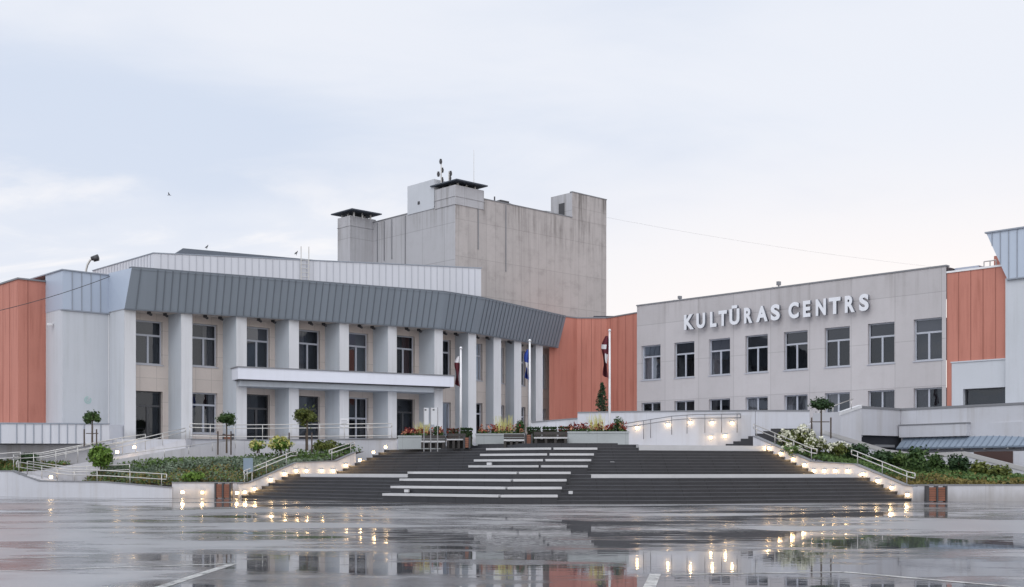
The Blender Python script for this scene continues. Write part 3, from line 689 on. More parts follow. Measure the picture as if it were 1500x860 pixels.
# lettering: one mesh per letter, set on pins in front of the wall
SG = thing('facade_sign', V2(R0, RX, 10, 12.4, .3), 'large white raised letters reading KULTŪRAS CENTRS above the wing windows', 'sign')
LT = [('K', 108, 185), ('U', 193, 262), ('L', 287, 340), ('T', 345, 412), ('\u016a', 420, 498), ('R', 520, 587), ('A', 603, 692), ('S', 703, 775),
      ('C', 825, 905), ('E', 925, 985), ('N', 1012, 1092), ('T', 1102, 1192), ('R', 1212, 1290), ('S', 1310, 1385)]
capH, zb = 1.16, 12.36
def letter_mesh(ch, w, h, dep):
    cu = bpy.data.curves.new('letter', 'FONT'); cu.body = ch; cu.size = 1; cu.extrude = .02; cu.offset = .045; cu.resolution_u = 6
    ob = bpy.data.objects.new('tmp_letter', cu); COL.objects.link(ob)
    dg = bpy.context.evaluated_depsgraph_get(); dg.update()
    me = bpy.data.meshes.new_from_object(ob.evaluated_get(dg)); bpy.data.objects.remove(ob); bpy.data.curves.remove(cu)
    xs = [v.co.x for v in me.vertices]; ys = [v.co.y for v in me.vertices]
    x0, x1, y0, y1 = min(xs), max(xs), min(ys), max(ys)
    hh = h * (1.24 if ch == '\u016a' else 1.0)
    for v in me.vertices:
        v.co = ((v.co.x - x0) / (x1 - x0) * w, dep / 2 - dep * (1 if v.co.z > 0 else 0), (v.co.y - y0) / (y1 - y0) * hh)
    return me
for ch, l, r_ in LT:
    pl_, pr_ = l / 4.6875 + 980, r_ / 4.6875 + 980
    pp = V2(R0, RX, 0, 0, .34)[:2]
    s0, s1 = on(pl_, pp, RX), on(pr_ - 2.0, pp, RX)
    me = letter_mesh(ch, s1 - s0, capH, .20)
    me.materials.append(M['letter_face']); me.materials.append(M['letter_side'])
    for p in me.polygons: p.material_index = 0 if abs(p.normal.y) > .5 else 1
    o = bpy.data.objects.new('letter', me); COL.objects.link(o)
    loc = V2(pp, RX, s0, zb)
    o.parent = SG; o.matrix_parent_inverse = SG.matrix_basis.inverted()
    o.location = loc; o.rotation_euler = (0, 0, RANG)

# ------------------------------------------------------------------ far right corner building
CB = thing('corner_building', (31, 73, 3.5), 'pale corner building at the right edge with orange cladding and an overhanging blue metal top', 'building')
q = MB(); s0, s1 = RL, on(1476, R0, RX); sA = on(1394.5, R0, RX)
pO = V2(R0, RX, s0, 0, -.08)[:2]; LO = s1 - s0
q.face([V2(pO, RX, 0, 8.5), V2(pO, RX, LO, 8.5), V2(pO, RX, LO, 14.3), V2(pO, RX, 0, 14.3)], 0)
q.face([V2(pO, RX, 0, 2.8), V2(pO, RX, sA - s0, 2.8), V2(pO, RX, sA - s0, 8.5), V2(pO, RX, 0, 8.5)], 0)
grooves(q, pO, RX, [LO * k / 5 for k in range(1, 5)], 8.5, 14.3, .05, .012, 1)
q.face([V2(pO, RX, 0, 14.28), V2(pO, RX, LO + 1, 14.28), V2(pO, RX, LO + 1, 14.28, -8), V2(pO, RX, 0, 14.28, -8)], 0)
q.build('clad_wall', [M['orange'], M['orange_dark']], CB, fix=False)
q = MB(); q.bar(pO, RX, -.02, LO, -.4, .06, 14.3, 14.42); q.build('roof_trim', M['white_gloss'], CB)
q = MB(); o0, o1 = on(1411, R0, RX), on(1480, R0, RX)
wall_open(q, V2(R0, RX, 0, 0, .04)[:2], RX, sA, s1 + .25, 2.8, 8.5, [(o0, o1 - .3, 5.2, 6.75)], .5)
q.bar(V2(R0, RX, 0, 0, .1)[:2], RX, sA - .05, s1 + .2, -.2, 0, 8.46, 8.54)
sE = s1 + 16
q.bar(R0, RX, s1, sE, -8, .32, 2.8, 13.45)
q.build('pale_wall', M['block_paint'], CB, fix=False)
window(CB, V2(R0, RX, 0, 0, .04)[:2], RX, o0, o1 - .3, 5.2, 6.75, inset=.35, kind='none', fm='frame_dark', cur=0, sill=False)
q = MB()
pM = V2(R0, RX, 0, 0, .45)[:2]; sb, st_ = on(1475, pM, RX), on(1445, pM, RX); zb0, zt0 = 13.42, zat(345, 74.6)
q.face([V2(pM, RX, sb, zb0), V2(pM, RX, sE, zb0), V2(pM, RX, sE, zt0), V2(pM, RX, st_, zt0)], 0)
q.face([V2(pM, RX, sb, zb0), V2(pM, RX, st_, zt0), V2(pM, RX, st_, zt0, -6), V2(pM, RX, sb, zb0, -6)], 0)
q.face([V2(pM, RX, st_, zt0), V2(pM, RX, sE, zt0), V2(pM, RX, sE, zt0, -6), V2(pM, RX, st_, zt0, -6)], 0)
for k in range(26):
    sx = st_ + .1 + .52 * (k + .5); zlo = zb0 if sx > sb else zt0 - (zt0 - zb0) * (sx - st_) / (sb - st_)
    q.bar(pM, RX, sx - .025, sx + .025, 0, .045, zlo, zt0 - .01, 1)
q.bar(pM, RX, st_ - .08, sE, -.3, .09, zt0, zt0 + .09, 1); q.bar(pM, RX, sb - .03, sE, -.3, .05, zb0 - .09, zb0 - .01, 1)
q.build('metal_top', [M['metal_top'], M['metal_rib']], CB, fix=False)
q = MB(); p_ = V2(R0, RX, on(1452, R0, RX), 0, -3); q.box(p_, 1.6, 1.6, 14.2, 15.4, RANG); q.build('roof_block', M['orange'], CB)
q = MB()
for px in (1426, 1435, 1444):
    p_ = V2(R0, RX, on(px, R0, RX), 0, -1.5); q.tube([(p_[0], p_[1], 14.2), (p_[0], p_[1], 15.0)], .04)
q.tube([V2(R0, RX, on(1426, R0, RX), 15.0, -1.5), V2(R0, RX, on(1444, R0, RX), 15.0, -1.5)], .04); q.build('roof_rail', M['rail_paint'], CB)
q = MB(); q.bar(R0, RX, s0 + .1, s0 + 1.7, -3, -1, 14.28, 14.72); q.build('roof_hatch', M['metal_blue'], CB)

# ------------------------------------------------------------------ staircase
FP = [Vector((-15.1, 66)), Vector((-6.4, 58.4)), Vector((-.55, 54.75)), Vector((8.3, 55.0)), Vector((19.95, 59.0))]
LD, RD_ = Vector((.79, .61)).normalized(), Vector((-.58, .815)).normalized()
def nrm2(a, b): t = (b - a).normalized(); return Vector((-t.y, t.x))
def isect(p, d, q, e):
    den = d.x * e.y - d.y * e.x; t = ((q.x - p.x) * e.y - (q.y - p.y) * e.x) / den; return p + d * t
def off(d):
    out = []; seg = [(FP[i] + nrm2(FP[i], FP[i+1]) * d, (FP[i+1] - FP[i]).normalized()) for i in range(4)]
    out.append(isect(*seg[0], FP[0], LD))
    for i in range(3): out.append(isect(*seg[i], *seg[i+1]))
    out.append(isect(*seg[3], FP[4], RD_)); return out
def clip(poly, pxl, pxr):
    res = []
    for i in range(len(poly) - 1):
        a, b = poly[i], poly[i+1]; pa, pb = CX + FPX * a.x / a.y, CX + FPX * b.x / b.y
        if pb < pxl or pa > pxr: continue
        d = (b - a).normalized()
        A_ = a if pa >= pxl else a + d * on(pxl, a, d); B_ = b if pb <= pxr else a + d * on(pxr, a, d)
        if not res: res.append(A_)
        res.append(B_)
    return res
H1, H2 = .17, .16; ZL, ZP = 8 * H1, 8 * H1 + 9 * H2
ds = [(.4 * i, H1 * i, H1 * (i + 1)) for i in range(8)] + [(5.9 + .4 * i, ZL + H2 * i, ZL + H2 * (i + 1)) for i in range(9)]
ST = thing('grand_staircase', (2, 58, 0), 'broad fan of wet dark granite steps with pale seat slabs rising from the plaza', 'staircase')
q = MB()
for i, (d, z0, z1) in enumerate(ds):
    p = off(d); nx = off(ds[i+1][0]) if i + 1 < len(ds) else off(9.9)
    pn = off(d - .025)
    for k in range(4):
        q.face([(*p[k], z0), (*p[k+1], z0), (*p[k+1], z1 - .04), (*p[k], z1 - .04)])
        # tread with a small overhanging nosing
        q.face([(*pn[k], z1), (*pn[k+1], z1), (*nx[k+1], z1), (*nx[k], z1)], 1)
        q.face([(*pn[k], z1 - .04), (*pn[k+1], z1 - .04), (*pn[k+1], z1), (*pn[k], z1)], 1)
        q.face([(*pn[k], z1 - .04), (*pn[k+1], z1 - .04), (*p[k+1], z1 - .04), (*p[k], z1 - .04)])
q.build('steps', [M['granite'], M['granite_tread']], ST, fix=False)
def strip(mb, path, w, z0, z1, m=0):            # slab following a path, w = depth behind it
    for a, b in zip(path, path[1:]):
        n = nrm2(a, b) * w; mb.prism([a, b, b + n, a + n], z0, z1, m)
bars = [(0, 560, 817, 731, .43), (.8, 572, 823, 741, .79), (1.6, 585, 830, 749.5, 1.15), (2.4, 597, 836, 758, 1.50),
        (5.9, 686, 861, 790.5, 1.83), (6.7, 694, 866, 797, 2.15), (7.5, 703, 870, 803, 2.46), (8.3, 712, 875, 809, 2.78)]
for d, xl, xr, gx, zt in bars:
    pth = off(d - .03); z0 = zt - .45
    for x0, x1 in ((xl, gx - 1.6), (gx + 2.2, xr)):
        q = MB(); strip(q, clip(off(d - .09), x0, x1), .62, zt - .115, zt); q.build('seat_slab', M['slab'], ST)
    q = MB(); strip(q, clip(pth, xl + .6, xr - .6), .85, max(0, zt - .46), zt - .118); q.build('seat_base', M['granite'], ST)
for d, x0, x1, z0, z1 in ((2.8, 440, 597, ZL - .165, ZL + .012), (2.8, 866, 1262, ZL - .165, ZL + .012), (9.1, 936, 1122, ZP - .15, ZP + .14)):
    q = MB(); strip(q, clip(off(d - .04), x0, x1), .5, z0, z1); q.build('landing_edge', M['slab'], ST)
q = MB(); strip(q, clip(off(9.45), 630, 935), 1.2, ZP, ZP + .17); strip(q, clip(off(9.7), 700, 905), 1.2, ZP + .17, ZP + .25); q.build('top_step', M['granite'], ST)
q = MB(); p9 = off(9.86)
q.face([(*p9[0], ZP), (*p9[1], ZP), (*p9[2], ZP), (*p9[3], ZP), (*p9[4], ZP), (22, 76.5, ZP), (8, 80, ZP), (-6, 76, ZP)])
tag(q.build('upper_landing', M['slab']), kind='structure')
# small things fixed to the steps (pale square junction covers)
q = MB()
for px, d, z in ((595, .55, .62), (836, .35, .60), (897, 7.3, 2.02), (716, 6.3, 1.98)):
    a = clip(off(d), px - 3, px + 3); strip(q, a, .12, z - .14, z)
q.build('junction_cover', M['slab'], ST)

# cheek walls along both sides
def cheek(name, P0, D, side, prof, label):
    """prof: (distance along, top z)"""
    q = MB(); n = Vector((-D.y, D.x)) * .32 * side
    for (a, za), (b, zb_) in zip(prof, prof[1:]):
        A_, B_ = P0 + D * a, P0 + D * b
        q.prism([A_, B_, B_ + n, A_ + n], 0, [za, zb_, zb_, za], 0)
    o = q.build('wall_body', M['garden_wall'], None); t_ = thing(name, (P0.x, P0.y, 0), label, 'wall')
    o.parent = t_; o.matrix_parent_inverse = t_.matrix_basis.inverted()
    q = MB(); n2 = Vector((-D.y, D.x)) * .36 * side; m2 = Vector((-D.y, D.x)) * -.04 * side
    for (a, za), (b, zb_) in zip(prof, prof[1:]):
        A_, B_ = P0 + D * a, P0 + D * b
        q.prism([A_ + m2, B_ + m2, B_ + n2, A_ + n2], [za, zb_, zb_, za], [za + .05, zb_ + .05, zb_ + .05, za + .05], 0)
    q.build('coping', M['coping'], t_); return t_
Lp = [(-.15, .78), (.5, .85), (3.4, 1.98), (6.0, 2.1), (7.3, 2.62)]
cheek('cheek_wall', FP[0], LD, 1, Lp, 'low white wall bordering the left side of the dark staircase, stepped lamps along it')
Rp = [(-.1, .74), (.4, .80), (3.5, 1.86), (6.4, 2.02), (10.6, 3.5)]
cheek('cheek_wall', FP[4], RD_, -1, Rp, 'low white wall bordering the right side of the dark staircase, below the white flowers')

# step lamps
nth = ['lowest', 'second lowest', 'third', 'fourth', 'fifth', 'sixth', 'seventh', 'eighth', 'ninth', 'tenth', 'eleventh', 'twelfth', 'thirteenth']
def lamp(p, n, label, w=.15, h=.14, group='small wall lamps along the steps'):
    t_ = thing('step_lamp', p, label, 'lamp', group)
    d = (-n[1], n[0]); c = Vector((p[0], p[1])); w, h = min(w, .16), min(h, .15)
    q = MB(); q.bar(c - Vector(d) * 0, d, -w / 2, w / 2, -.02, .06, p[2] - h / 2, p[2] + h / 2); q.build('diffuser', M['lamp_glow'], t_)
    L_ = bpy.data.lights.new('bulb', 'POINT'); L_.energy = 5.0; L_.color = (1, .66, .32); L_.shadow_soft_size = .05
    lo = bpy.data.objects.new('bulb', L_); COL.objects.link(lo); lo.parent = t_; lo.location = (n[0] * .16, n[1] * .16, .02)
    q = MB(); q.bar(c, d, -w / 2 - .03, w / 2 + .03, -.02, .09, p[2] + h / 2 + .002, p[2] + h / 2 + .03); q.build('hood', M['dark_metal'], t_)
    return t_
nL = (-LD.y * -1, -LD.x)      # pointing to the stairs
nLw = (LD.y, -LD.x); nRw = (-RD_.y, RD_.x)
def zstep(dd):
    z = 0
    for d, z0, z1 in ds:
        if dd >= d - .01: z = z1
    return z
def lamps_side(P0, D, n, k, s_list, name):
    for i, s_ in enumerate(s_list):
        p = P0 + D * s_; dd = s_ * k; z = zstep(dd) + .17
        w_ = nth[i] if i < len(s_list) - 1 else 'topmost'
        lamp((p.x + n[0] * .02, p.y + n[1] * .02, z), n, f'{w_} glowing lamp, counted upwards, on the {name} wall of the dark staircase')
lamps_side(FP[0], LD, nLw, .98, [.16, .75, 1.75, 2.6, 3.35, 4.0, 5.0, 5.75, 6.6, 7.55, 8.5, 9.35], 'left side')
lamps_side(FP[4], RD_, nRw, .951, [.2, 1.15, 2.0, 2.9, 3.9, 4.7, 5.45, 6.15, 6.8, 7.6, 8.5, 9.35], 'right side')

# ------------------------------------------------------------------ retaining walls and terraces
def wall_path(name, pts, th, label, cat='wall', mat='plaster', cop=True, z0=0.0, inward=1, ch=.06, cm='coping'):
    """pts: (x, y, top z) left to right; thickness goes away from the viewer"""
    t_ = thing(name, (pts[0][0], pts[0][1], z0 if not isinstance(z0, list) else z0[0]), label, cat)
    q = MB(); c = MB()
    for i, (A_, B_) in enumerate(zip(pts, pts[1:])):
        a, b = Vector(A_[:2]), Vector(B_[:2]); n = nrm2(a, b) * th
        zz = z0 if not isinstance(z0, list) else [z0[i], z0[i+1], z0[i+1], z0[i]]
        q.prism([a, b, b + n, a + n], zz, [A_[2], B_[2], B_[2], A_[2]])
        k = nrm2(a, b) * -.04
        c.prism([a + k, b + k, b + n - k, a + n - k], [A_[2], B_[2], B_[2], A_[2]], [A_[2] + ch, B_[2] + ch, B_[2] + ch, A_[2] + ch])
    q.build('wall_body', M[mat], t_)
    if cop: c.build('coping', M[cm], t_)
    return t_
def G3(px, Y, z): v = gp(px, Y); return (v.x, v.y, z)
wall_path('retaining_wall', [G3(-420, 74.5, 1.5), G3(17, 70.2, 1.5), G3(57, 68.9, .92), G3(96, 68.0, .9), G3(150, 67.6, .88), G3(252, 66.9, .56)], .25, 'low white ramp wall at the left edge of the plaza, sloping down to the right')
wall_path('retaining_wall', [G3(252, 66.95, .84), G3(357, 66.1, .84)], .25, 'short white garden wall behind the left wooden bin', mat='garden_wall')
wall_path('retaining_wall', [G3(1338, 59.1, .80), G3(1530, 60.5, .80), G3(1700, 61.5, .80)], .25, 'low white wall holding the right flower bed, with a wooden bin before it', mat='garden_wall')
# kerb strip along the foot of the steps and walls
kb = MB(); pk = off(-.55); p_0 = off(-.01)
for k in range(4): kb.face([(*pk[k], .006), (*pk[k+1], .006), (*p_0[k+1], .006), (*p_0[k], .006)])
M['paving'] = plain('paving_wet', (.17, .16, .155), .28, 0, .15, 2)
tag(kb.build('paving_strip', M['paving']), kind='structure')
# terrace in front of the columned wing
tp = [gp(275, 74.3), gp(345, 76.3), gp(505, 74.6), gp(581, 73.0), (-6.0, 76.5), (2, 92), (6, 99), (-14, 100), (-40, 84), (-33, 74), (-23.2, 73.2)]
q = MB(); q.prism([(p[0], p[1]) for p in tp], 0, ZT); q.prism([(p[0], p[1]) for p in [gp(275, 74.22), gp(345, 76.22), gp(505, 74.52), gp(582, 72.9), gp(582, 73.4), gp(505, 75), gp(345, 76.7), gp(275, 74.7)]], ZT + .002, ZT + .05, 1)
tag(q.build('terrace', [M['plaster'], M['coping']]), kind='structure')
# raised walkway before the grey wing
walk = [gp(800, 80.5), gp(847, 80.2), gp(1180, 77.4), gp(1261, 74.0), gp(1320, 76.4), gp(1700, 62), (60, 70), (36, 84), (14, 104), (4, 104)]
q = MB(); q.prism([(p[0], p[1]) for p in walk], 0, 4.4); tag(q.build('walkway', M['plaster']), kind='structure')
wall_path('parapet_wall', [G3(776, 81.5, 4.82), G3(846, 80.6, 5.05)], .22, 'low white parapet in front of the orange link building', z0=2.8, ch=.09)
wall_path('parapet_wall', [G3(846, 79.9, 5.42), G3(930, 79.2, 5.45), G3(1100, 77.8, 5.45), G3(1186, 77.0, 5.4)], .22, 'long white parapet wall with lit lamps behind the top of the steps', z0=2.6, ch=.09)
# lamp-lit ramp wall in front of it
wall_path('ramp_wall', [G3(905, 74.0, 4.42), G3(985, 73.6, 4.86), G3(1100, 73.2, 5.0)], .2, 'white ramp wall with five glowing lamps and a steel handrail beside the right planter', z0=2.7, cop=False)
for i, (px, py) in enumerate(((933, 626.6), (978, 622.5), (1011, 619), (1043, 619.6), (1072, 620))):
    Y = 73.95 - (px - 905) * .004; lamp((U(px) * Y, Y, zat(py, Y)), (0, -1), f'{["leftmost", "second", "middle", "fourth", "rightmost"][i]} glowing lamp of the upper row on the white ramp wall', .2, .2, 'lamps on the ramp wall')
for px, py, w_ in ((1041, 641, 'left'), (1062, 638.8, 'right')):
    Y = 73.3; lamp((U(px) * Y, Y, zat(py, Y)), (0, -1), f'{w_} glowing lamp of the lower pair on the ramp wall by the small black steps', .2, .2, 'lamps on the ramp wall')
# small upper flight of black steps
US = thing('upper_steps', G3(1090, 70.5, ZP), 'short flight of black steps climbing to the walkway behind the white flowers', 'steps')
q = MB()
for k in range(8):
    px0 = 1052 + 11 * k; Y = 69.8 + .38 * k
    q.prism([gp(px0, Y)[:2], gp(1180, Y)[:2], gp(1180, 73.1)[:2], gp(px0, 73.1)[:2]], ZP + .0 + .165 * k, ZP + .165 * (k + 1))
q.build('steps', M['granite'], US)
# right hand ramp structures
wall_path('ramp_wall', [G3(1261, 73.3, 5.42), G3(1320, 76.0, 5.4)], .25, 'white wall section left of the corner joint, above the dark underpass opening', z0=4.0 - .25, ch=.14)
wall_path('ramp_wall', [G3(1320, 75.95, 5.4), G3(1700, 62.6, 5.4)], .25, 'long white walkway wall above the blue metal awning at the right', z0=2.6, ch=.14)
wall_path('ramp_wall', [G3(1186, 72.0, 4.15), G3(1212, 72.2, 4.66), G3(1262, 73.25, 5.42)], .3, 'white sloping stair wall rising to the walkway behind the small ball tree', z0=2.4, ch=.2, cm='white_paint')
q = thing('underpass', G3(1285, 74.5, 2.6), 'dark underpass opening below the white walkway wall, behind green bushes', 'underpass')
k = MB(); A_, B_ = gp(1240, 73.0), gp(1322, 76.3); d_ = (B_ - A_).normalized()
k.prism([A_, B_, B_ + Vector((-.9, 3, 0)), A_ + Vector((-.9, 3, 0))], 1.8, 3.74); k.build('dark_recess', M['interior'], q)
k = MB(); k.face([V2(A_, d_, -3.2, 1.8, .05), V2(A_, d_, .9, 1.8, .05), V2(A_, d_, .9, 3.2, .05), V2(A_, d_, 1.6, 3.75, .05), V2(A_, d_, 1.6, 5.3, .05), V2(A_, d_, -3.2, 5.0, .05)]); k.build('side_wall', M['plaster'], q)
k = MB(); k.bar(A_, d_, 2.4, 4.4, .05, .3, 3.02, 3.18); k.build('lintel', M['coping'], q); 
# protruding box and awning
wd = (Vector(G3(1700, 62.6, 0)) - Vector(G3(1320, 75.95, 0))).normalized()[:2]; w0 = Vector(G3(1320, 75.95, 0))
t_ = thing('metal_awning', (*V2(w0, wd, 6, 0, 1)[:2], 3.3), 'corrugated blue grey metal awning on the white walkway wall at the right', 'awning')
k = MB(); sA_, sB_ = on(1324, w0, wd), on(1700, w0, wd)
bl, br2 = V2(w0, wd, sA_, 3.0, .75), V2(w0, wd, sB_, 3.0, .75); tl, tr2 = V2(w0, wd, sA_, 3.62, .02), V2(w0, wd, sB_, 3.62, .02)
clad(k, bl, br2, tr2, tl, .42, .07, .03); k.bar(w0, wd, sA_, sB_, .69, .78, 2.9, 3.0, 1); k.build('awning_sheet', [M['awning'], M['awning_rib']], t_, fix=False)
k = MB()
for px in (1352, 1384, 1419, 1452, 1486): 
    s_ = on(px, w0, wd); k.bar(w0, wd, s_ - .06, s_ + .06, 0, .7, 2.82, 2.98)
k.build('bracket', M['rail_paint'], t_)
t_ = thing('wall_box', (*V2(w0, wd, 3, 0, .5)[:2], 3.6), 'white boxed projection on the walkway wall above the awning', 'wall box')
k = MB(); s_0, s_1 = on(1322, w0, wd), on(1421, w0, wd); k.bar(w0, wd, s_0, s_1, .0, .35, 3.66, 4.42); k.build('box_body', M['plaster'], t_)
k = MB(); k.bar(w0, wd, s_0 - .03, s_1 + .05, .0, .40, 4.422, 4.48); k.build('box_coping', M['coping'], t_)
wall_path('lower_wall', [G3(1296, 74.2, 2.55), G3(1700, 61.3, 2.75)], .2, 'white lower wall under the blue metal awning', cop=False, z0=0)
t_ = thing('garage_door', G3(1455, 70.0, 1.8), 'dark brown door below the metal awning at the right edge', 'door'); l0 = Vector(G3(1296, 74.2, 0)); ldr = (Vector(G3(1700, 61.3, 0)) - l0).normalized()[:2]
k = MB(); k.bar(l0, ldr, on(1427, l0, ldr), on(1484, l0, ldr), 0, .05, .8, 2.66); k.build('door_leaf', plain('brown_door', (.06, .03, .025), .6), t_)
k = MB()
for a_, b_ in ((1330, 1346), (1366, 1394), (1400, 1420)): k.bar(l0, ldr, on(a_, l0, ldr), on(b_, l0, ldr), 0, .04, 2.42, 2.62)
k.build('low_window', M['interior'], t_)
# descending stair wall behind the right bed
wall_path('stair_wall', [G3(1204, 70.6, 3.75), G3(1300, 69.3, 2.55), G3(1345, 68.5, 2.3), G3(1412, 67.6, 2.4), G3(1510, 65.6, 1.42), G3(1600, 64.5, .8)], .3, 'white sloping stair wall descending to the right behind the bushes', mat='plaster', ch=.24, cm='white_paint')

# left: metal parapet, basement wall, ramp
t_ = thing('metal_parapet', G3(60, 73.5, 3.2), 'seamed light metal parapet band at the far left below the orange block', 'parapet')
k = MB(); a0, a1, a2 = Vector(G3(-420, 73.0, 0)), Vector(G3(12, 72.0, 0)), Vector(G3(160, 73.0, 0))
for A_, B_ in ((a0, a1), (a1, a2)):
    clad(k, (*A_[:2], 3.2), (*B_[:2], 3.2), (*B_[:2], 4.40), (*A_[:2], 4.40), .47, .05, .04)
    k.bar(A_, (B_ - A_).normalized()[:2], 0, (B_ - A_).length, -.3, .05, 4.40, 4.47, 1)
a3 = a2 + Vector((.6, 3, 0)); k.face([(*a2[:2], 3.2), (*a3[:2], 3.2), (*a3[:2], 4.4), (*a2[:2], 4.4)])
k.face([(*a0[:2], 3.2), (*a1[:2], 3.2), (*a2[:2], 3.2), (*a3[:2], 3.2), (a0[0], 78, 3.2)]); k.build('seamed_band', [M['metal_light'], M['metal_rib']], t_, fix=False)
wall_path('basement_wall', [G3(-420, 74.3, 3.15), G3(128, 73.4, 3.15)], .2, 'shaded white basement wall under the light metal parapet', cop=False, mat='garden_wall')
RP = MB()
rp = [(G3(272, 72.9, ZT), G3(280, 74.4, ZT)), (G3(190, 71.6, 2.55), G3(196, 73.3, 2.55)), (G3(60, 70.6, 1.55), G3(64, 72.2, 1.55)), (G3(20, 71.0, 1.45), G3(26, 72.4, 1.45))]
for (a, b), (c, d) in zip(rp, rp[1:]):
    RP.prism([c[:2], a[:2], b[:2], d[:2]], 0, [c[2], a[2], b[2], d[2]])
tag(RP.build('upper_ramp', M['garden_wall']), kind='structure')
RP = MB(); rp = [(G3(345, 74.2, ZT - .06), G3(345, 76.2, ZT - .06)), (G3(240, 71.2, 2.7), G3(240, 72.8, 2.7)), (G3(150, 70.2, 2.05), G3(156, 71.5, 2.05))]
for (a, b), (c, d) in zip(rp, rp[1:]): RP.prism([c[:2], a[:2], b[:2], d[:2]], 0, [c[2], a[2], b[2], d[2]])
RP.prism([gp(345, 74.2)[:2], gp(505, 73.4)[:2], gp(505, 74.5)[:2], gp(345, 76.2)[:2]], 0, [ZT - .06, ZT - .5, ZT - .5, ZT - .06])
tag(RP.build('garden_ramp', M['garden_wall']), kind='structure')
RP = MB(); rp = [(G3(40, 69.5, 1.3), G3(44, 70.6, 1.3)), (G3(100, 68.3, .82), G3(108, 69.6, .82)), (G3(252, 67.15, .3), G3(260, 68.2, .3))]
for (a, b), (c, d) in zip(rp, rp[1:]): RP.prism([a[:2], c[:2], d[:2], b[:2]], 0, [a[2], c[2], d[2], b[2]])
tag(RP.build('lower_ramp', M['garden_wall']), kind='structure')
for px, py, Y, w_ in ((172, 662, 71.0, 'left'), (197, 655, 71.4, 'right')):
    lamp((U(px) * Y, Y, zat(py, Y)), (0, -1), f'{w_} of two glowing lamps at the head of the left ramp below the glass door', .26, .16, 'lamps along the ramp')
lamp((U(75) * 68.6, 68.6, zat(699, 68.6)), (0, -1), 'single small lamp on the ramp behind the left white wall', .17, .15, 'lamps along the ramp')
for px, py, w_ in ((268, 721, 'larger'), (297, 721.5, 'smaller')):
    lamp((U(px) * 66.55, 66.5, zat(py, 66.5)), (0, -1), f'{w_} of two lamps low on the garden wall left of the wooden bin', .2 if px < 280 else .13, .17, 'lamps on the garden wall')
lamp((U(347) * 65.95, 65.95, zat(722, 65.95)), (0, -1), 'small lamp on the garden wall between the wooden bin and the steps', .14, .15, 'lamps on the garden wall')

# ------------------------------------------------------------------ railings
def railing(pts, hs, label, posts, loop=True, r=.028, base=None, name='handrail', mat='rail_paint', group='steel handrails'):
    t_ = thing(name, pts[0], label, 'handrail', group)
    P_ = [Vector(p) for p in pts]
    for h in hs:
        k = MB(); k.tube([p + Vector((0, 0, h)) for p in P_], r, 8); k.build('rail', M[mat], t_, True)
    if loop and len(hs) > 1:
        for e in (P_[0], P_[-1]):
            k = MB(); k.tube([e + Vector((0, 0, hs[0])), e + Vector((0, 0, hs[1]))], r, 8); k.build('end_loop', M[mat], t_, True)
    L = [0]
    for a, b in zip(P_, P_[1:]): L.append(L[-1] + (b - a).length)
    for f in posts:
        s_ = f * L[-1]
        for i in range(len(P_) - 1):
            if L[i] <= s_ <= L[i+1] + 1e-6:
                p = P_[i].lerp(P_[i+1], (s_ - L[i]) / max(1e-6, L[i+1] - L[i])); break
        k = MB(); k.tube([p + Vector((0, 0, -.02 if base is None else base)), p + Vector((0, 0, max(hs)))], r * .85, 8); k.build('post', M[mat], t_, True)
    return t_
nl = Vector((-LD.y, LD.x)) * .16
def LP(s_, z): p = FP[0] + LD * s_ + nl; return (p.x, p.y, z)
railing([LP(.2, .9), LP(3.1, 1.98), LP(3.5, 2.02)], [.62, .40], 'double steel handrail on the left staircase wall beside the lower flight', [.06, .42, .8])
railing([LP(5.6, 2.12), LP(7.3, 2.65)], [.62, .40], 'short double steel handrail on the left staircase wall beside the upper flight', [.1, .85])
nr = Vector((RD_.y, -RD_.x)) * .16
def RPn(s_, z): p = FP[4] + RD_ * s_ + nr; return (p.x, p.y, z)
railing([RPn(-.1, .75), RPn(.3, .82), RPn(3.5, 1.9), RPn(3.8, 1.98)], [.66, .42], 'pale double handrail on the right staircase wall beside the lower flight', [.12, .5, .9])
railing([RPn(6.1, 2.05), RPn(6.5, 2.1), RPn(10.7, 3.55)], [.66, .42], 'pale double handrail on the right staircase wall beside the upper flight', [.08, .35, .65, .95])
t3 = [G3(278, 73.3, ZT), G3(345, 75.2, ZT), G3(500, 74.0, ZT), G3(574, 72.9, ZT)]
railing(t3, [.95, .72, .2], 'long steel terrace railing in front of the entrance doors', [0, .1, .22, .36, .5, .64, .76, .88, 1.0], True)
railing([G3(158, 71.0, 2.3), G3(272, 72.9, ZT - .05)], [.72, .5], 'steel handrail climbing from the ramp to the terrace beside the glass door', [0, .35, .7, 1])
railing([G3(20, 70.9, 1.5), G3(60, 70.5, 1.6), G3(186, 71.5, 2.6), G3(213, 72.0, 2.75)], [1.0, .75], 'long steel handrail along the outer edge of the upper left ramp', [0, .17, .34, .5, .66, .83, 1])
railing([G3(26, 72.3, 1.45), G3(66, 72.1, 1.55), G3(170, 73.0, 2.5)], [1.0, .75], 'steel handrail along the inner edge of the upper left ramp', [0, .25, .5, .75, 1])
railing([G3(24, 69.9, 1.35), G3(100, 68.2, .88), G3(150, 67.8, .84), G3(244, 67.1, .62)], [.72, .42], 'steel handrail on the low white ramp wall at the left front', [.02, .2, .32, .44, .58, .78, .97])
railing([G3(40, 70.6, 1.3), G3(104, 69.7, .95), G3(190, 69.0, 1.1)], [.80, .5], 'steel handrail along the inner side of the lower left ramp', [0, .3, .6, 1])
railing([G3(165, 69.9, 1.95), G3(240, 70.9, 2.35), G3(345, 73.4, 2.95)], [.50], 'thin garden rail below the terrace along the pale ramp edge', [.0, .2, .4, .6, .8, 1.0], r=.02)
